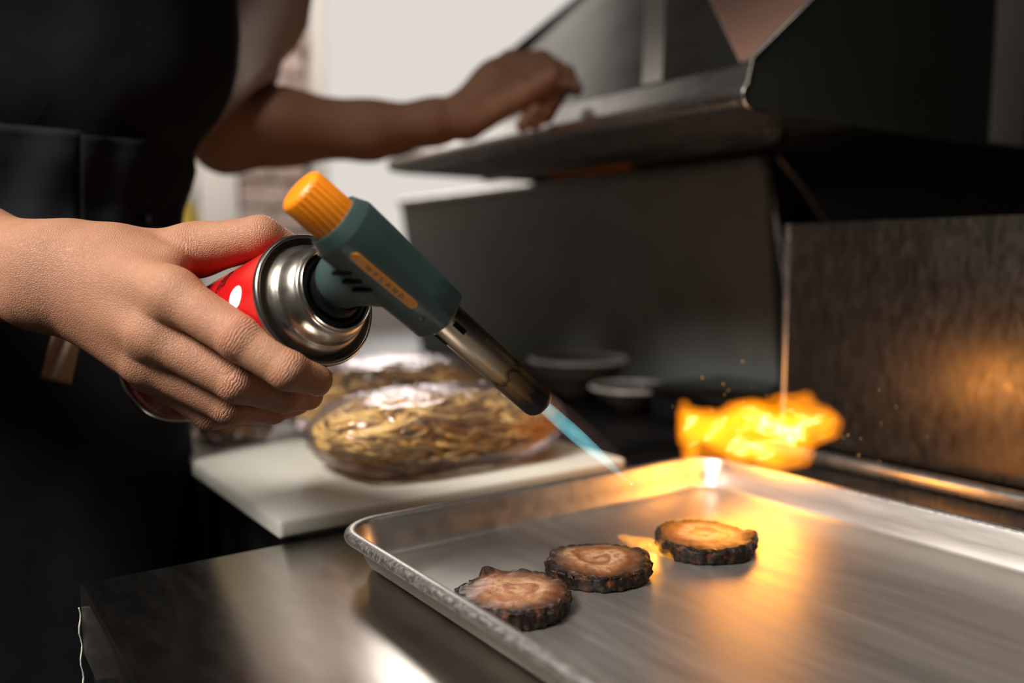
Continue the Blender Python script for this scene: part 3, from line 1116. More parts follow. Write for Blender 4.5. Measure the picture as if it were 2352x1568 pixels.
# neck: round foot widening into the body
NX = -.0035
nk = []
for z, rx, ry, xo in [(.0225, .0118, .0118, 0), (.0230, .0134, .0132, 0), (.0250, .0141, .0139, 0), (.0300, .0146, .0142, .0), (.0350, .0156, .0145, .001), (.0400, .0176, .0147, .002), (.0460, .0205, .0147, .0035), (.0520, .0215, .0140, .004)]:
    t = np.linspace(0, 2 * np.pi, 56, endpoint=False)
    nk.append(np.stack([NX + xo + rx * np.cos(t), ry * np.sin(t), np.full(56, z)], 1))
fk = skin_loops(nk) + [list(range(56))[::-1], [7 * 56 + j for j in range(56)]]
neck = tobj('torch_neck', np.concatenate(nk), fk, 'torch_plastic', auto=60)
# the side that faces the lens
SIDE = 1.0 if (CAM - C0) @ WV > 0 else -1.0
for i in range(3):
    x, z = -.0148 + i * .0062, .0498
    v, f = box_mesh(-.0008, .0008, -.0012, .0010, -.0052, .0052, .0005, 2)
    c_, s_ = math.cos(.42), math.sin(.42)
    v = np.stack([v[:, 0] * c_ + v[:, 2] * s_, v[:, 1], -v[:, 0] * s_ + v[:, 2] * c_], 1)
    tobj('vent_slot', v + [x, SIDE * .01455, z], f, 'slot_black', neck)
# orange name strip, a stadium proud of the flank
L2, R2 = .0176, .0023
st_ = [(L2 * sx + R2 * math.cos(t), R2 * math.sin(t)) for sx, ts in ((1, np.linspace(-math.pi / 2, math.pi / 2, 12)), (-1, np.linspace(math.pi / 2, 1.5 * math.pi, 12))) for t in ts]
SX, SDZ = -.0008, .0076
n = len(st_)
v = np.array([(SX + x, SIDE * (flank(SX + x, SDZ + z) - .0012), HT + SDZ + z) for x, z in st_] + [(SX + x, SIDE * (flank(SX + x, SDZ + z) + .00035), HT + SDZ + z) for x, z in st_])
f = [list(range(n)), list(range(n, 2 * n))] + [[i, (i + 1) % n, (i + 1) % n + n, i + n] for i in range(n)]
strip = tobj('name_strip', v, f, 'strip_orange', body, smooth=False)
ch = 'WYLAND'
tv_, tf_ = [], []
for i, c in enumerate(ch):
    v, f = text_mesh(c, .0034, .00008)
    v = v + [(-.0098 + i * .0041), 0, 0]
    tv_.append((v, f))
v, f = join(tv_)
w = np.stack([SX + v[:, 0], [SIDE * (flank(SX + q[0], SDZ + q[1]) + .00045 + q[2]) for q in v], HT + SDZ + v[:, 1]], 1)
tobj('lettering', w, f, 'strip_ink', body, smooth=False)
v, f = lathe([(.0005, 0), (.0016, 0), (.0017, .0006), (.0010, .0010), (.0005, .0011)], 20, False)
v = np.stack([v[:, 0] + .0262, SIDE * (flank(.0262, .004) + v[:, 2] - .0002), v[:, 1] + HT + .0042], 1)
tobj('moulded_pip', v, f, 'torch_plastic', body)

# ribbed orange knob
m_ = 96
kv, rows = [], [(-.0320, 0), (-.0345, 0), (-.0515, 0), (-.0532, -.0011), (-.0538, -.0026)]
for x, dr in rows:
    for j in range(m_):
        t = 2 * math.pi * j / m_
        rib = .00045 * max(0, math.cos(t * 24)) if dr == 0 else 0
        r = .0113 + dr + rib - .00035 * (x + .033) / -.02
        kv.append((x, r * math.cos(t), r * math.sin(t) + HT))
kf = []
for i in range(len(rows) - 1):
    for j in range(m_):
        k = (j + 1) % m_
        kf.append([i * m_ + j, (i + 1) * m_ + j, (i + 1) * m_ + k, i * m_ + k])
kf.append([(len(rows) - 1) * m_ + j for j in range(m_)][::-1])
kf.append(list(range(m_)))
tobj('gas_knob', kv, kf, 'knob_orange', auto=35)

# burner tube, open at the mouth
NR = .0093
pr = [(.0085, .0330), (NR, .0335), (NR, .1110), (NR - .0004, .1135), (NR - .0014, .1150), (NR - .0022, .1150), (NR - .0024, .1130), (NR - .0024, .0900), (.0005, .0895)]
v, f = lathe(pr, 72, False)
v = np.stack([v[:, 2], v[:, 0], v[:, 1] + HT], 1)
noz = tobj('burner_tube', v, f, 'nozzle_steel', auto=40)
for ang in (1.02, -0.45):
    v, f = box_mesh(-.0040, .0040, -.0014, .0014, -.0006, .0004, .0004, 2)
    t = ang
    ny, nz = SIDE * math.cos(t), math.sin(t)
    w = np.stack([.0455 + v[:, 0], ny * (NR + v[:, 2]) - SIDE * nz * 0 - v[:, 1] * nz, nz * (NR + v[:, 2]) + v[:, 1] * ny + HT], 1)
    tobj('air_slot', w, f, 'slot_black', noz)
v, f = lathe([(.0058, .1060), (.0058, .1120), (.0046, .1128), (.0005, .1128)], 40, False)
v = np.stack([v[:, 2], v[:, 0], v[:, 1] + HT], 1)
tobj('flame_holder', v, f, 'slot_black', noz)

# ------------------------------------------------------------------ flames
TIP = tl([[.1140, 0, HT]])[0]
jet = thing('gas_flame', frame(TIP, TV, WV, UV), 'pale blue gas jet shooting from the burner tube', 'flame')
prj = [(.0003, -.001), (.0036, 0), (.0040, .015), (.0042, .032), (.0036, .050), (.0024, .066), (.0010, .080), (.0002, .086)]
v, f = lathe(prj, 40, False)
v = np.stack([v[:, 2], v[:, 0], v[:, 1]], 1) @ TFR[:3, :3].T + TIP
obj('flame_core', v, f, 'fire_blue', jet)
prs = [(.0005, .0005), (.0085, .001), (.0098, .02), (.0105, .05), (.0090, .075), (.0050, .095), (.0004, .108)]
v, f = lathe(prs, 40, False)
v = np.stack([v[:, 2], v[:, 0], v[:, 1]], 1) @ TFR[:3, :3].T + TIP
obj('flame_sheath', v, f, 'fire_sheath', jet)


def flame_blob(parts, h, amp, freq, lo, hi, k=.006, off=0.0):
    F = Field(lo, hi, h)
    g = F.blank()
    for a, b, r1, r2 in parts:
        F.put(g, a, b, r1, r2, k, pad=.02)
    p = F.points()
    g += (amp * fbm(p * freq * [1, 1, 1.5], 3) - off).astype(np.float32)
    return surface_nets(g, F.lo, h)


# big yellow flame over the far corner of the tray
fl = [((1588, 970, .640), (1592, 1035, .640), .0105, .0120), ((1600, 985, .640), (1700, 985, .630), .0150, .0180), ((1700, 985, .630), (1810, 985, .620), .0190, .0210),
      ((1810, 975, .62), (1890, 975, .615), .0180, .0110), ((1880, 975, .615), (1918, 980, .615), .0095, .0030), ((1640, 1015, .630), (1780, 1045, .610), .0130, .0125), ((1780, 1045, .61), (1850, 1040, .605), .0110, .0090),
      ((1800, 950, .62), (1850, 920, .625), .0110, .0050), ((1640, 955, .635), (1740, 938, .632), .0075, .0060), ((1572, 955, .64), (1568, 928, .642), .0055, .0025)]
parts = [(P(*a), P(*b), r1, r2) for a, b, r1, r2 in fl]
allp = np.array([q for a, b, _, _ in parts for q in (a, b)])
fthing = thing('flame', frame(P(1740, 1000, .62), RT, [0, 1, 0], ZX), 'bright yellow-orange flame flaring over the far corner of the tray', 'flame')
for nm, off, mt in (('flame_veil', .0005, 'fire_outer'), ('flame_body', -.0028, 'fire_orange'), ('flame_heart', -.0068, 'fire_yellow')):
    v, f = flame_blob(parts, .0016, .0042, 40, allp.min(0) - .03, allp.max(0) + .03, off=off)
    obj(nm, v, f, mt, fthing)
# low flame between the slices
fl = [((1420, 1234, .528), (1480, 1250, .516), .0020, .0040), ((1480, 1250, .516), (1530, 1264, .507), .0045, .0050), ((1510, 1262, .508), (1556, 1278, .496), .0045, .0025)]
parts = [(P(*a), P(*b), r1, r2) for a, b, r1, r2 in fl]
allp = np.array([q for a, b, _, _ in parts for q in (a, b)])
v, f = flame_blob(parts, .0009, .0014, 140, allp.min(0) - .012, allp.max(0) + .012, .003)
f2 = obj('flame', v, f, 'fire_low', mat4=frame(P(1490, 1262, .51), RT, [0, 1, 0], ZX))
tag(f2, 'small low yellow flame licking between two pork slices', 'flame')


# thin fire washing over the farthest slice
fl = [((1540, 1215, .500), (1640, 1205, .508), .0060, .0085), ((1640, 1205, .508), (1715, 1215, .500), .0085, .0055), ((1600, 1232, .490), (1690, 1235, .488), .0050, .0050)]
parts = [(P(*a), P(*b), r1, r2) for a, b, r1, r2 in fl]
allp = np.array([q for a, b, _, _ in parts for q in (a, b)])
v, f = flame_blob(parts, .0012, .0018, 90, allp.min(0) - .016, allp.max(0) + .016, .005)
tag(obj('flame', v, f, 'fire_veil', mat4=frame(P(1630, 1212, .502), RT, [0, 1, 0], ZX)), 'thin orange fire washing over the farthest pork slice', 'flame')


def flame_light(name, loc, power, color, radius, parent):
    d = bpy.data.lights.new(name, 'POINT')
    d.energy = power
    d.color = color
    d.shadow_soft_size = radius
    o = bpy.data.objects.new(name, d)
    o.location = loc
    COL.objects.link(o)


flame_light('flame_glow', P(1740, 985, .622), .16, (1.0, .36, .05), .034, None)
flame_light('low_flame_glow', P(1500, 1245, .508), .010, (1.0, .42, .06), .008, f2)

# sparks thrown off by the burning fat
sp = []
for i in range(22):
    x, y = (random.gauss(1960, 70), random.gauss(985, 50)) if i % 2 else (random.gauss(1640, 60), random.gauss(900, 26))
    c = P(x, y, random.uniform(.57, .63))
    d_ = np.array([random.uniform(-1, 1), 0, random.uniform(-1, 1)]) * random.uniform(.0002, .0009)
    sp.append(tube(np.array([c - d_, c + d_]), .00009, 5))
v, f = join(sp)
tag(obj('sparks', v, f, 'spark_glow', mat4=frame(P(1800, 940, .6), RT, [0, 1, 0], ZX)), 'tiny sparks scattered around the yellow flame', 'sparks', kind='stuff')


# ------------------------------------------------------------------ pork slices
def pork_slice(b_c, r, thick, mat, label, seed, flap, lift=.0035, rot=0.0):
    nr, na = 34, 160
    t = np.linspace(0, 2 * np.pi, na, endpoint=False)
    edge = r * (1 + .035 * vnoise(np.stack([np.cos(t) * 2 + seed, np.sin(t) * 2, t * 0], 1)) + .030 * vnoise(np.stack([np.cos(t) * 9, np.sin(t) * 9 + seed, t * 0 + 3], 1)) + .016 * vnoise(np.stack([np.cos(t) * 24, np.sin(t) * 24 + seed, t * 0 + 5], 1)))
    # the end of the roll stands a little proud
    d = np.angle(np.exp(1j * (t - flap)))
    edge = edge * (1 + .10 * np.exp(-((d + .10) / .16) ** 2) - .07 * np.exp(-((d - .16) / .10) ** 2))
    loops = []
    rows = [(0.02, 1, 0)] + [(k / nr, 1, 0) for k in range(1, nr)] + [(1.0, .93, .0), (1.012, .80, 1), (1.015, .62, 1), (1.01, .45, 1), (1.0, .28, 1), (.985, .12, 1), (.96, 0.0, 1)]
    top_faces = nr
    for fr, zf, side in rows:
        x, y = fr * edge * np.cos(t), fr * edge * np.sin(t)
        z = np.full(na, thick * zf)
        if not side:
            z = z + .0010 * fbm(np.stack([x * 75 + seed, y * 75, 0 * x], 1), 2) + .0012 * np.exp(-((fr - .93) / .06) ** 2) * np.abs(vnoise(np.stack([x * 260, y * 260 + seed, 0 * x], 1)))
            z = z - .0016 * fr ** 4 + lift * np.exp(-((fr - 1) / .20) ** 2) * np.exp(-((d + .10) / .26) ** 2)
        else:
            q = 1 + .045 * vnoise(np.stack([np.cos(t) * 14 + seed, np.sin(t) * 14, z * 420], 1))
            x, y = x * q, y * q
        loops.append(np.stack([x, y, np.maximum(z, 0)], 1))
    rv = np.concatenate(loops)
    c_, s_ = math.cos(rot), math.sin(rot)
    base = K(0, 0, 0) + np.array([b_c[0], b_c[1], .0026])
    rm = np.array([[c_, -s_, 0], [s_, c_, 0], [0, 0, 1]])
    m4 = frame(base, rm[:, 0], rm[:, 1], ZX)
    tt = thing('pork_slice', m4, label, 'pork slice', 'seared pork slices on the tray')
    ff = skin_loops(loops)
    cut = nr - 2
    nface = cut * na
    # face: pale cut surface; rind: charred edge
    top = rv[:(cut + 1) * na]
    o = obj('cut_face', top, skin_loops(loops[:cut + 1]) + [list(range(na))[::-1]], mat, mat4=m4, local=True)
    o.parent = tt; o.matrix_parent_inverse = Matrix.Identity(4); o.matrix_basis = Matrix.Identity(4)
    o['label'] = 'pale spiral cut face'
    lr = loops[cut:]
    o2 = obj('charred_rind', np.concatenate(lr), skin_loops(lr) + [[(len(lr) - 1) * na + j for j in range(na)]], 'char_crust', mat4=m4, local=True)
    o2.parent = tt; o2.matrix_parent_inverse = Matrix.Identity(4); o2.matrix_basis = Matrix.Identity(4)
    o2['label'] = 'blackened crusty edge'
    return tt


pork_slice((.0010, .4130), .0285, .0098, 'pork_plain', 'rolled pork slice nearest the tray rim, out of focus with a raised end', 1.7, math.radians(125), lift=.0035)
pork_slice((.0475, .4590), .0285, .0098, 'pork_browned', 'middle rolled pork slice with blackened edge and spiral fat', 4.2, math.radians(10), lift=.001, rot=.3)
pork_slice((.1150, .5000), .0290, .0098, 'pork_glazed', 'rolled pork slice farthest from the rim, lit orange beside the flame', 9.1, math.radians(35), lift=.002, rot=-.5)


# ------------------------------------------------------------------ bagged noodles
def noodle_bag(b0, b1, a0, a1, z0, h, label, seed, mat, strands=150, film=True):
    r_ = np.random.default_rng(seed)
    cb, ca = (b0 + b1) / 2, (a0 + a1) / 2
    hb, ha = (b1 - b0) / 2, (a1 - a0) / 2
    t = thing('noodle_bag', kframe(cb, ca, z0), label, 'noodle bag', 'bags of fresh noodles')
    # noodles: loosely coiled nests
    parts = []
    nests = [(-.58, 0), (-.02, .05), (.52, -.02)]
    for i in range(strands):
        nb, na_ = nests[i % 3]
        rad = r_.uniform(.12, .95)
        a_0 = r_.uniform(0, 2 * np.pi)
        span = r_.uniform(1.6, 3.6)
        s = np.linspace(0, 1, 20)
        th = a_0 + span * s
        lev = r_.uniform(-.85, .9)
        rr = rad * (1 + .18 * np.sin(s * 5 + i))
        x = nb + .46 * rr * np.cos(th)
        y = na_ + .88 * rr * np.sin(th)
        zz = lev + .35 * np.sin(th * 2 + i) * (1 - abs(lev) * .5)
        # stay within the pillow
        q = np.sqrt(np.abs(x) ** 2.6 + np.abs(y) ** 2.6)
        over = np.maximum(q, .97) / .97
        x, y = x / over, y / over
        top = np.clip(1 - (np.abs(x) ** 3 + np.abs(y) ** 3), .05, 1) ** .5
        z = (.5 + .46 * zz.clip(-1, 1) * top) * h
        z = np.maximum(z, .0022)
        path = np.stack([cb + x * hb, ca + y * ha, z0 + z], 1)
        parts.append(tube(Kv(path), .0019, 7))
    v, f = join(parts)
    o = obj('noodles', v, f, mat, t)
    o['kind'] = 'stuff'
    # film: wrinkled pillow
    nu_, nv_ = 90, 56
    uu = np.linspace(0, 2 * np.pi, nu_, endpoint=False)
    vv_ = np.linspace(-np.pi / 2, np.pi / 2, nv_)
    Uu, Vv = np.meshgrid(uu, vv_, indexing='ij')
    sg = lambda x, p: np.sign(x) * np.abs(x) ** p
    X = sg(np.cos(Uu), .62) * sg(np.cos(Vv), .55)
    Y = sg(np.sin(Uu), .62) * sg(np.cos(Vv), .55)
    Zz = sg(np.sin(Vv), .8)
    wob = 1 + .045 * fbm(np.stack([X * 2.2 + seed, Y * 2.2, Zz * 1.5], -1), 3)
    pts = np.stack([cb + X * hb * 1.015 * wob, ca + Y * ha * 1.015 * wob, z0 + np.maximum((.5 + .55 * Zz * wob) * h, .0006)], -1)
    # crimped end standing off the pillow
    fac = []
    for i in range(nu_):
        for j in range(nv_ - 1):
            k = (i + 1) % nu_
            fac.append([i * nv_ + j, k * nv_ + j, k * nv_ + j + 1, i * nv_ + j + 1])
    obj('plastic_wrap', Kv(pts.reshape(-1, 3)), fac, 'plastic_film', t)
    return t


noodle_bag(.245, .455, .530, .655, .0138, .056, 'clear plastic bag of yellow noodles nearest the baking tray', 3, 'noodle_dough', 300)
noodle_bag(.275, .490, .690, .815, .0138, .064, 'clear plastic bag of noodles behind the front bag', 8, 'noodle_dough', 220)
noodle_bag(.208, .268, .735, .825, .0138, .026, 'small noodle pack in shaded colours at the left end of the cutting board', 12, 'noodle_shaded', 70)

#@@PERSON
# ------------------------------------------------------------------ the cook
FH = .0010
J = {k: [(P(x, y, d), r) for x, y, d, r in v] for k, v in {
    'index': [(383, 668, .426, .0125), (553, 778, .4150, .0112), (660, 850, .4150, .0098), (727, 872, .4280, .0080)],
    'middle': [(333, 757, .430, .0122), (547, 876, .4300, .0108), (650, 905, .4460, .0096), (708, 908, .4640, .0080)],
    'ring': [(318, 822, .441, .0112), (530, 930, .4450, .0102), (624, 935, .4670, .0090), (682, 922, .4840, .0076)],
    'little': [(334, 848, .453, .0090), (486, 950, .4600, .0090), (560, 954, .4760, .0080), (612, 948, .4900, .0068)],
    'thumb': [(235, 592, .462, .0150), (452, 574, .468, .0142), (598, 545, .461, .0116), (676, 582, .474, .0092)]}.items()}
lo = np.array([-.312, .385, .085]); hi = np.array([-.085, .530, .262])
HF = Field(lo, hi, FH)
palm = HF.blank()
W1, W2 = P(105, 606, .456), P(105, 664, .456)
E1, E2 = P(-70, 575, .474), P(-70, 628, .474)
Q1, Q2 = P(-360, 520, .53), P(-360, 590, .53)
for a, b, r1, r2, k in [
    (W1, E1, .0200, .0250, .012), (W2, E2, .0185, .0265, .012), (E1, Q1, .0250, .032, .012), (E2, Q2, .0265, .034, .012),
    (W1, P(215, 600, .458), .0195, .0180, .014), (W2, P(190, 690, .457), .0185, .0165, .014),
    (P(160, 600, .456), J['index'][0][0], .0180, .0132, .012), (P(150, 630, .456), J['middle'][0][0], .0185, .0122, .012),
    (P(150, 665, .457), J['ring'][0][0], .0170, .0112, .012), (P(160, 680, .460), J['little'][0][0], .0140, .0090, .012),
    # ball of the thumb and the muscle between thumb and index finger
    (P(200, 595, .462), J['thumb'][1][0], .0160, .0120, .012), (P(270, 590, .452), P(385, 612, .447), .0150, .0105, .012),
    (P(255, 680, .470), P(330, 755, .462), .0150, .0120, .014)]:
    HF.put(palm, a, b, r1, r2, k, pad=.03)
# the bone at the outer wrist
HF.put(palm, P(70, 690, .450), P(95, 695, .450), .0120, .0120, .010)
fing = HF.blank()
for name, ch_ in J.items():
    s0 = 1 if name == 'thumb' else 0
    prims = []
    for i in range(s0, 3):
        (a, r1), (b, r2) = ch_[i], ch_[i + 1]
        prims.append((a + (b - a) * (.20 if i == 0 else 0), b, r1 + (r2 - r1) * (.20 if i == 0 else 0), r2))
    # knuckle on the back of the middle joint
    jp, jr = ch_[1]
    if name != 'thumb':
        vdir = (CAM - jp) / np.linalg.norm(CAM - jp)
        prims.append((jp + vdir * jr * .20, jp + vdir * jr * .21, jr * .84, jr * .84))
    HF.chain(fing, prims, .0026, .0012)
hand = smin(palm, fing, .0100)
# the palm and fingers close on the canister wall
for i0 in range(0, HF.n[0], 40):
    ax_ = [HF.lo[0] + np.arange(i0, min(i0 + 40, HF.n[0])) * FH] + [HF.lo[d] + np.arange(HF.n[d]) * FH for d in (1, 2)]
    q = np.stack(np.meshgrid(*ax_, indexing='ij'), -1) - C0
    zc = q @ UV
    rad = np.sqrt(np.maximum(np.einsum('...i,...i->...', q, q) - zc ** 2, 0))
    canf = np.maximum(rad - (CAN_R + .0004), np.maximum(-zc - CAN_L, zc - .002))
    hand[i0:i0 + 40] = np.maximum(hand[i0:i0 + 40], -canf)
hv, hf = surface_nets(hand, HF.lo, FH)
del hand, palm, fing


def joint_attr(v):
    along = np.zeros(len(v)); k = np.zeros(len(v))
    for name, ch_ in J.items():
        for i, wgt in ((0, .14), (1, 1.0), (2, .6)):
            if name == 'thumb':
                if i == 0: continue
                wgt *= .45
            p = ch_[i][0]; nx = ch_[i + 1][0]; pv = ch_[i - 1][0] if i else p - (nx - p)
            d = nx - pv; d /= np.linalg.norm(d)
            s = (v - p) @ d
            dist = np.linalg.norm(v - p, axis=1)
            m = wgt * np.exp(-(s / .0060) ** 2) * np.clip((ch_[i][1] * 1.9 - dist) / (ch_[i][1] * .55), 0, 1)
            up_ = m > k
            along[up_] = s[up_] * 1000
            k = np.maximum(k, m)
    # creases of the bent wrist
    d = W1 - E1; d /= np.linalg.norm(d)
    s = (v - (W1 + W2) / 2) @ d - .004
    m = .16 * np.exp(-(s / .009) ** 2)
    up_ = m > k
    along[up_] = s[up_] * 1000
    return along, np.maximum(k, m)


along, knuck = joint_attr(hv)

# the rest of the body: torso, right upper arm, left arm and hand, legs
BH = .006
SHR, SHL = np.array([-.66, .66, .50]), np.array([-.35, .86, .53])
ELL, WRL = P(520, 316, .90), P(1062, 268, .925)
lo2, hi2 = np.array([-.86, .38, -.12]), np.array([.02, 1.02, .62])
BF = Field(lo2, hi2, BH)
tg = BF.blank()
for a, b, r1, r2, k in [
    ((-.52, .72, -.10), (-.52, .72, .12), .092, .092, .04), ((-.52, .72, .12), (-.50, .74, .38), .092, .100, .04), ((-.58, .70, .40), (-.42, .79, .42), .085, .085, .05),
    (SHR, SHL, .060, .060, .04), (SHR, P(-420, 500, .56), .052, .043, .02), (P(-420, 500, .56), Q1, .043, .033, .015), (P(-420, 530, .56), Q2, .043, .034, .015),
    (P(-95, 572, .478), Q1, .0240, .032, .012), (P(-95, 626, .478), Q2, .0255, .034, .012),
    (SHL, ELL, .040, .0345, .02), (ELL, P(650, 292, .91), .0345, .0385, .02), (P(650, 292, .91), P(850, 300, .92), .0385, .0290, .02), (P(850, 300, .92), P(1000, 280, .925), .0290, .0220, .02), (P(1000, 280, .925), WRL, .0225, .0205, .02)]:
    BF.put(tg, a, b, r1, r2, k, pad=.08)
bv2, bf2 = surface_nets(tg, BF.lo, BH)
# left hand in finer detail, resting on the hood lip
LH = .0016
LF = Field(P(1040, 330, .84) - [.04, .02, .05], P(1350, 80, .98) + [.03, .03, .03], LH)
lh = LF.blank()
for a, b, r1, r2 in [((1000, 279, .935), (1065, 268, .922), .0225, .0205), ((1060, 262, .922), (1140, 185, .915), .0205, .0200), ((1075, 275, .917), (1160, 225, .905), .0190, .0150),
                     ((1130, 190, .92), (1175, 145, .925), .0190, .0130), ((1110, 225, .91), (1185, 185, .915), .0190, .0125)]:
    LF.put(lh, P(*a), P(*b), r1, r2, .016)
lfing = LF.blank()
for chn in [[(1172, 140, .928, .0112), (1245, 138, .922, .0102), (1300, 170, .915, .0092), (1322, 205, .910, .0078)],
            [(1180, 150, .918, .0110), (1262, 160, .905, .0100), (1290, 205, .895, .0090), (1255, 268, .895, .0080)],
            [(1185, 168, .910, .0106), (1258, 186, .895, .0096), (1268, 232, .888, .0088), (1228, 282, .892, .0078)],
            [(1175, 195, .905, .0098), (1228, 215, .890, .0088), (1230, 252, .886, .0080), (1200, 288, .890, .0070)],
            [(1105, 275, .905, .0130), (1185, 232, .885, .0118), (1245, 195, .875, .0108), (1268, 178, .870, .0090)]]:
    g = LF.blank()
    for p, q in zip(chn[:-1], chn[1:]):
        LF.put(g, P(*p[:3]), P(*q[:3]), p[3], q[3], .004)
    lfing = smin(lfing, g, .0015)
lh = smin(lh, lfing, .008)
lv, lf_ = surface_nets(lh, LF.lo, LH)

person = thing('person', frame(np.array([-.52, .72, -.9]), RT, [0, 1, 0], ZX), 'cook in black apron and taupe shirt gripping the torch, other hand on the hood', 'person')
bodyv = np.concatenate([hv, bv2, lv])
bodyf = np.concatenate([hf, bf2 + len(hv), lf_ + len(hv) + len(bv2)])
z_ = np.zeros(len(bv2) + len(lv))
obj('body', bodyv, bodyf, 'skin', person, attrs={'along': np.concatenate([along, z_]), 'knuckle': np.concatenate([knuck, z_])})

# nail of the index finger
ip, iq = J['index'][2][0], J['index'][3][0]
ad = (iq - ip) / np.linalg.norm(iq - ip)
out_ = (iq - C0); out_ -= (out_ @ UV) * UV; out_ /= np.linalg.norm(out_)
sd = np.cross(ad, out_); sd /= np.linalg.norm(sd)
nn = []
for i in range(7):
    for j in range(9):
        x = -.004 + .0105 * i / 6
        t = -1.0 + 2.0 * j / 8
        rr_ = .0083
        q_ = out_ * math.cos(t) + sd * .85 * math.sin(t)
        if x > 0: q_ = q_ * math.cos(x / rr_) + ad * math.sin(x / rr_) * .9
        nn.append(iq + ad * min(x, 0) + q_ * (rr_ - .0001))
nn = np.array(nn)
nb_ = nn - out_ * .0009
fq = [[i * 9 + j, i * 9 + j + 1, (i + 1) * 9 + j + 1, (i + 1) * 9 + j] for i in range(6) for j in range(8)]
fq2 = [[63 + k for k in q[::-1]] for q in fq]
edge = [j for j in range(9)] + [i * 9 + 8 for i in range(1, 7)] + [54 + j for j in range(7, -1, -1)] + [i * 9 for i in range(5, 0, -1)]
fe = [[edge[k], edge[(k + 1) % len(edge)], edge[(k + 1) % len(edge)] + 63, edge[k] + 63] for k in range(len(edge))]
surf('nail', (.62, .36, .25), .3, 0, (.68, .42, .30), 80, coat=.3)
obj('fingernail', np.concatenate([nn, nb_]), fq + fq2 + fe, 'nail', person)


# clothes
def loft(rings, n=64, caps=True):
    """rings: list of (centre, x-axis half vector, y-axis half vector)"""
    t = np.linspace(0, 2 * np.pi, n, endpoint=False)
    loops = [np.asarray(c, float) + np.cos(t)[:, None] * np.asarray(x, float) + np.sin(t)[:, None] * np.asarray(y, float) for c, x, y in rings]
    f = skin_loops(loops)
    if caps: f += [list(range(n))[::-1], [(len(loops) - 1) * n + j for j in range(n)]]
    return np.concatenate(loops), f


def z_at(py, d):
    return CAM_H + d * (600 - py) / F_PX


def x_at(px, d):
    return (px - CX) / F_PX * d


# apron: right hand outline taken from the photograph's dark shape at the cook's distance
DA = .675
outline = [(-120, 552), (0, 545), (80, 544), (150, 536), (210, 518), (260, 490), (310, 446), (345, 425), (385, 428), (430, 412), (475, 392), (520, 388), (600, 400), (750, 405), (900, 400), (1000, 400), (1100, 405), (1250, 410), (1500, 410), (1900, 410), (2500, 400)]
rings = []
for py, px in outline:
    xr = x_at(px, DA)
    half = .185 + .012 * math.sin(py / 300)
    cxr = xr - half
    ha_ = .092
    fold = .012 * math.sin(py / 60)
    z = z_at(py, DA)
    if z < -.86: z = -.86
    rings.append(((cxr, DA + .02 + fold * .3, z), (half, 0, 0), (0, ha_, 0)))
rings = rings[::-1]
v, f = loft(rings, 96)
tt_ = fbm(v * [14, 14, 7], 3)
v[:, 1] += .010 * tt_
apr = obj('apron', v, f, 'apron_black', person)
apr['label'] = 'black bib apron'


def apron_front(px, py, lift=.004):
    """point on the near side of the apron at that picture position"""
    d = DA - .06
    for _ in range(12):
        z = z_at(py, d)
        zs = [r[0][2] for r in rings]
        i = int(np.clip(np.searchsorted(zs, z), 1, len(zs) - 1))
        t = np.clip((z - zs[i - 1]) / (zs[i] - zs[i - 1] + 1e-9), 0, 1)
        c = np.array(rings[i - 1][0]) * (1 - t) + np.array(rings[i][0]) * t
        hx = rings[i - 1][1][0] * (1 - t) + rings[i][1][0] * t
        hy = rings[i - 1][2][1]
        x = x_at(px, d)
        s = np.clip(1 - ((x - c[0]) / hx) ** 2, 0.0, 1)
        d = c[1] - hy * math.sqrt(s) - .012 - lift
    return P(px, py, d)


# patch standing in for the lit bluish part of the apron and the tie hanging from the waist
def apron_patch(name, pxs, pys, mat, lift, parent, thick=.003):
    nu2, nv2 = 14, 14
    g0 = []
    for i in range(nu2):
        for j in range(nv2):
            u_, v_ = i / (nu2 - 1), j / (nv2 - 1)
            x = (pxs[0] * (1 - u_) + pxs[1] * u_) * (1 - v_) + (pxs[2] * (1 - u_) + pxs[3] * u_) * v_
            y = (pys[0] * (1 - u_) + pys[1] * u_) * (1 - v_) + (pys[2] * (1 - u_) + pys[3] * u_) * v_
            g0.append(apron_front(x, y, lift + .002 * math.sin(u_ * 9 + v_ * 3)))
    g0 = np.array(g0)
    g1 = g0 + [0, thick, 0]
    n = nu2 * nv2
    f = []
    for i in range(nu2 - 1):
        for j in range(nv2 - 1):
            a, b, c, d = i * nv2 + j, (i + 1) * nv2 + j, (i + 1) * nv2 + j + 1, i * nv2 + j + 1
            f += [[a, d, c, b], [a + n, b + n, c + n, d + n]]
    edge = [i * nv2 for i in range(nu2)] + [(nu2 - 1) * nv2 + j for j in range(1, nv2)] + [i * nv2 + nv2 - 1 for i in range(nu2 - 2, -1, -1)] + list(range(nv2 - 2, 0, -1))
    for k in range(len(edge)):
        a, b = edge[k], edge[(k + 1) % len(edge)]
        f.append([a, b, b + n, a + n])
    return obj(name, np.concatenate([g0, g1]), f, mat, parent)


tag(apron_patch('lit_waist_patch', (-60, 190, -60, 175), (278, 300, 560, 545), 'apron_lit', .010, apr), 'lit bluish part of the apron at the waist')
apron_patch('pocket', (185, 345, 185, 345), (308, 322, 520, 520), 'apron_black', .014, apr)
tag(apron_patch('apron_tie', (128, 190, 92, 158), (740, 745, 868, 882), 'strap_tan', .030, apr), 'tan leather tie end')

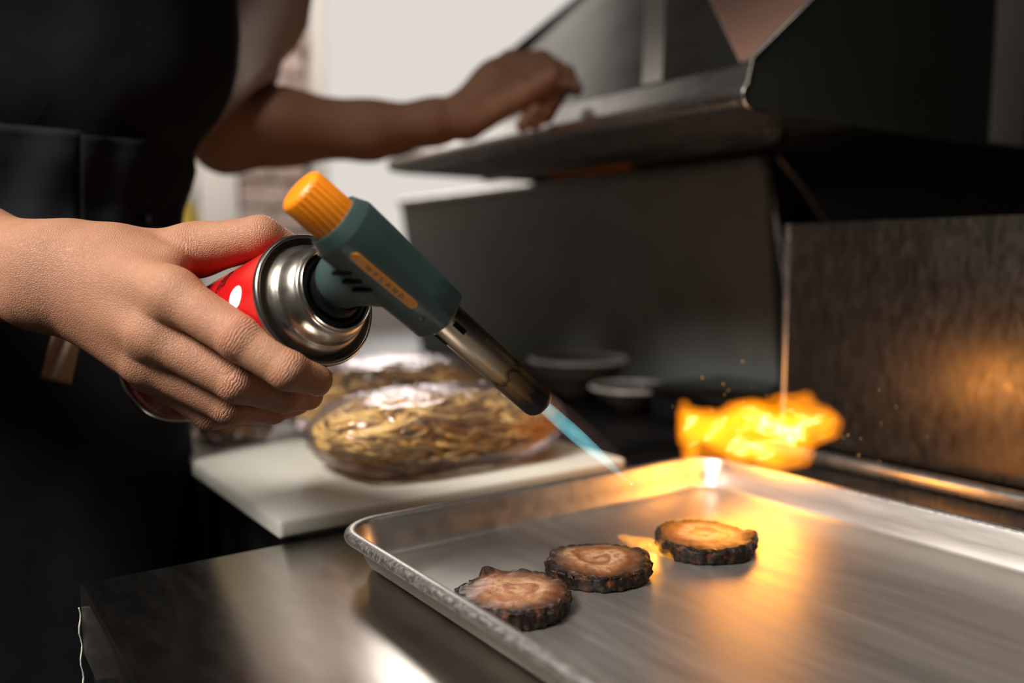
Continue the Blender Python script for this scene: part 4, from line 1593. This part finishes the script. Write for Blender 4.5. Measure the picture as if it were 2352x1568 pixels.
# shirt body and right sleeve
SF = Field(np.array([-.86, .46, -.14]), np.array([-.16, 1.04, .64]), .008)
sg_ = SF.blank()
REL = P(-420, 500, .56)
for a, b, r1, r2, k in [((-.52, .72, -.12), (-.52, .72, .12), .100, .100, .04), ((-.52, .72, .12), (-.50, .74, .38), .100, .108, .04), ((-.58, .70, .40), (-.42, .79, .42), .093, .093, .05),
                        (SHR, SHL, .068, .068, .04), (SHR, SHR + .62 * (REL - SHR), .062, .058, .03), (SHL, SHL + .3 * (ELL - SHL), .050, .050, .03)]:
    SF.put(sg_, a, b, r1, r2, k, pad=.08)
shv, shf = surface_nets(sg_, SF.lo, .008)
shv = shv + .003 * fbm(shv * 18, 2)[:, None]
obj('shirt', shv, shf, 'shirt_taupe', person)['label'] = 'taupe shirt'

# taupe shirt sleeve over the left upper arm, flaring to an open cuff
axs = [P(640, -330, .91), P(606, -120, .905), P(590, 40, .90), P(578, 140, .90), P(566, 205, .90), P(548, 262, .90)]
radr = [.070, .058, .050, .049, .053, .0575]
loops = []
t = np.linspace(0, 2 * np.pi, 64, endpoint=False)
for shell in (0, 1):
    rng_i = range(len(axs)) if not shell else range(len(axs) - 1, 1, -1)
    for i in rng_i:
        c = axs[i]
        dr_ = (axs[min(i + 1, len(axs) - 1)] - axs[max(i - 1, 0)]); dr_ /= np.linalg.norm(dr_)
        if i >= 4: dr_ = np.array([.58, .16, -.66]); dr_ /= np.linalg.norm(dr_)
        if i == 3: dr_ = np.array([.35, 0, -.85]); dr_ /= np.linalg.norm(dr_)
        x = np.cross(dr_, [0, 1, 0]); x /= np.linalg.norm(x)
        y = np.cross(dr_, x)
        r = radr[i] - (.003 if shell else 0)
        loops.append(c + r * (np.cos(t)[:, None] * x * 1.0 + np.sin(t)[:, None] * y * .9) * (1 + .04 * np.sin(t * 3 + i))[:, None])
v = np.concatenate(loops)
v += .004 * fbm(v * 22, 2)[:, None] * np.array([1, 0, .5])
slv = obj('shirt_sleeve', v, skin_loops(loops) + [list(range(64))[::-1]], 'shirt_taupe', person)
slv['label'] = 'taupe short shirt sleeve'
# trousers and shoes under the counter edge
for s in (-1, 1):
    rr_ = [((-.52 + s * .09, .71, -.05), (.08, 0, 0), (0, .09, 0)), ((-.52 + s * .09, .70, -.45), (.065, 0, 0), (0, .075, 0)), ((-.52 + s * .10, .71, -.85), (.055, 0, 0), (0, .065, 0))]
    v, f = loft(rr_[::-1], 40)
    obj('trouser_leg', v, f, 'apron_black', person)
    sh_ = [((-.52 + s * .10, .68 + dy, -.9 + hz / 2), (w, 0, 0), (0, 0, hz / 2)) for dy, w, hz in ((.09, .030, .05), (.05, .042, .09), (-.05, .045, .075), (-.14, .048, .055), (-.18, .030, .035))]
    v, f = loft(sh_, 32)
    obj('shoe', v, f, 'black_rubber', person)
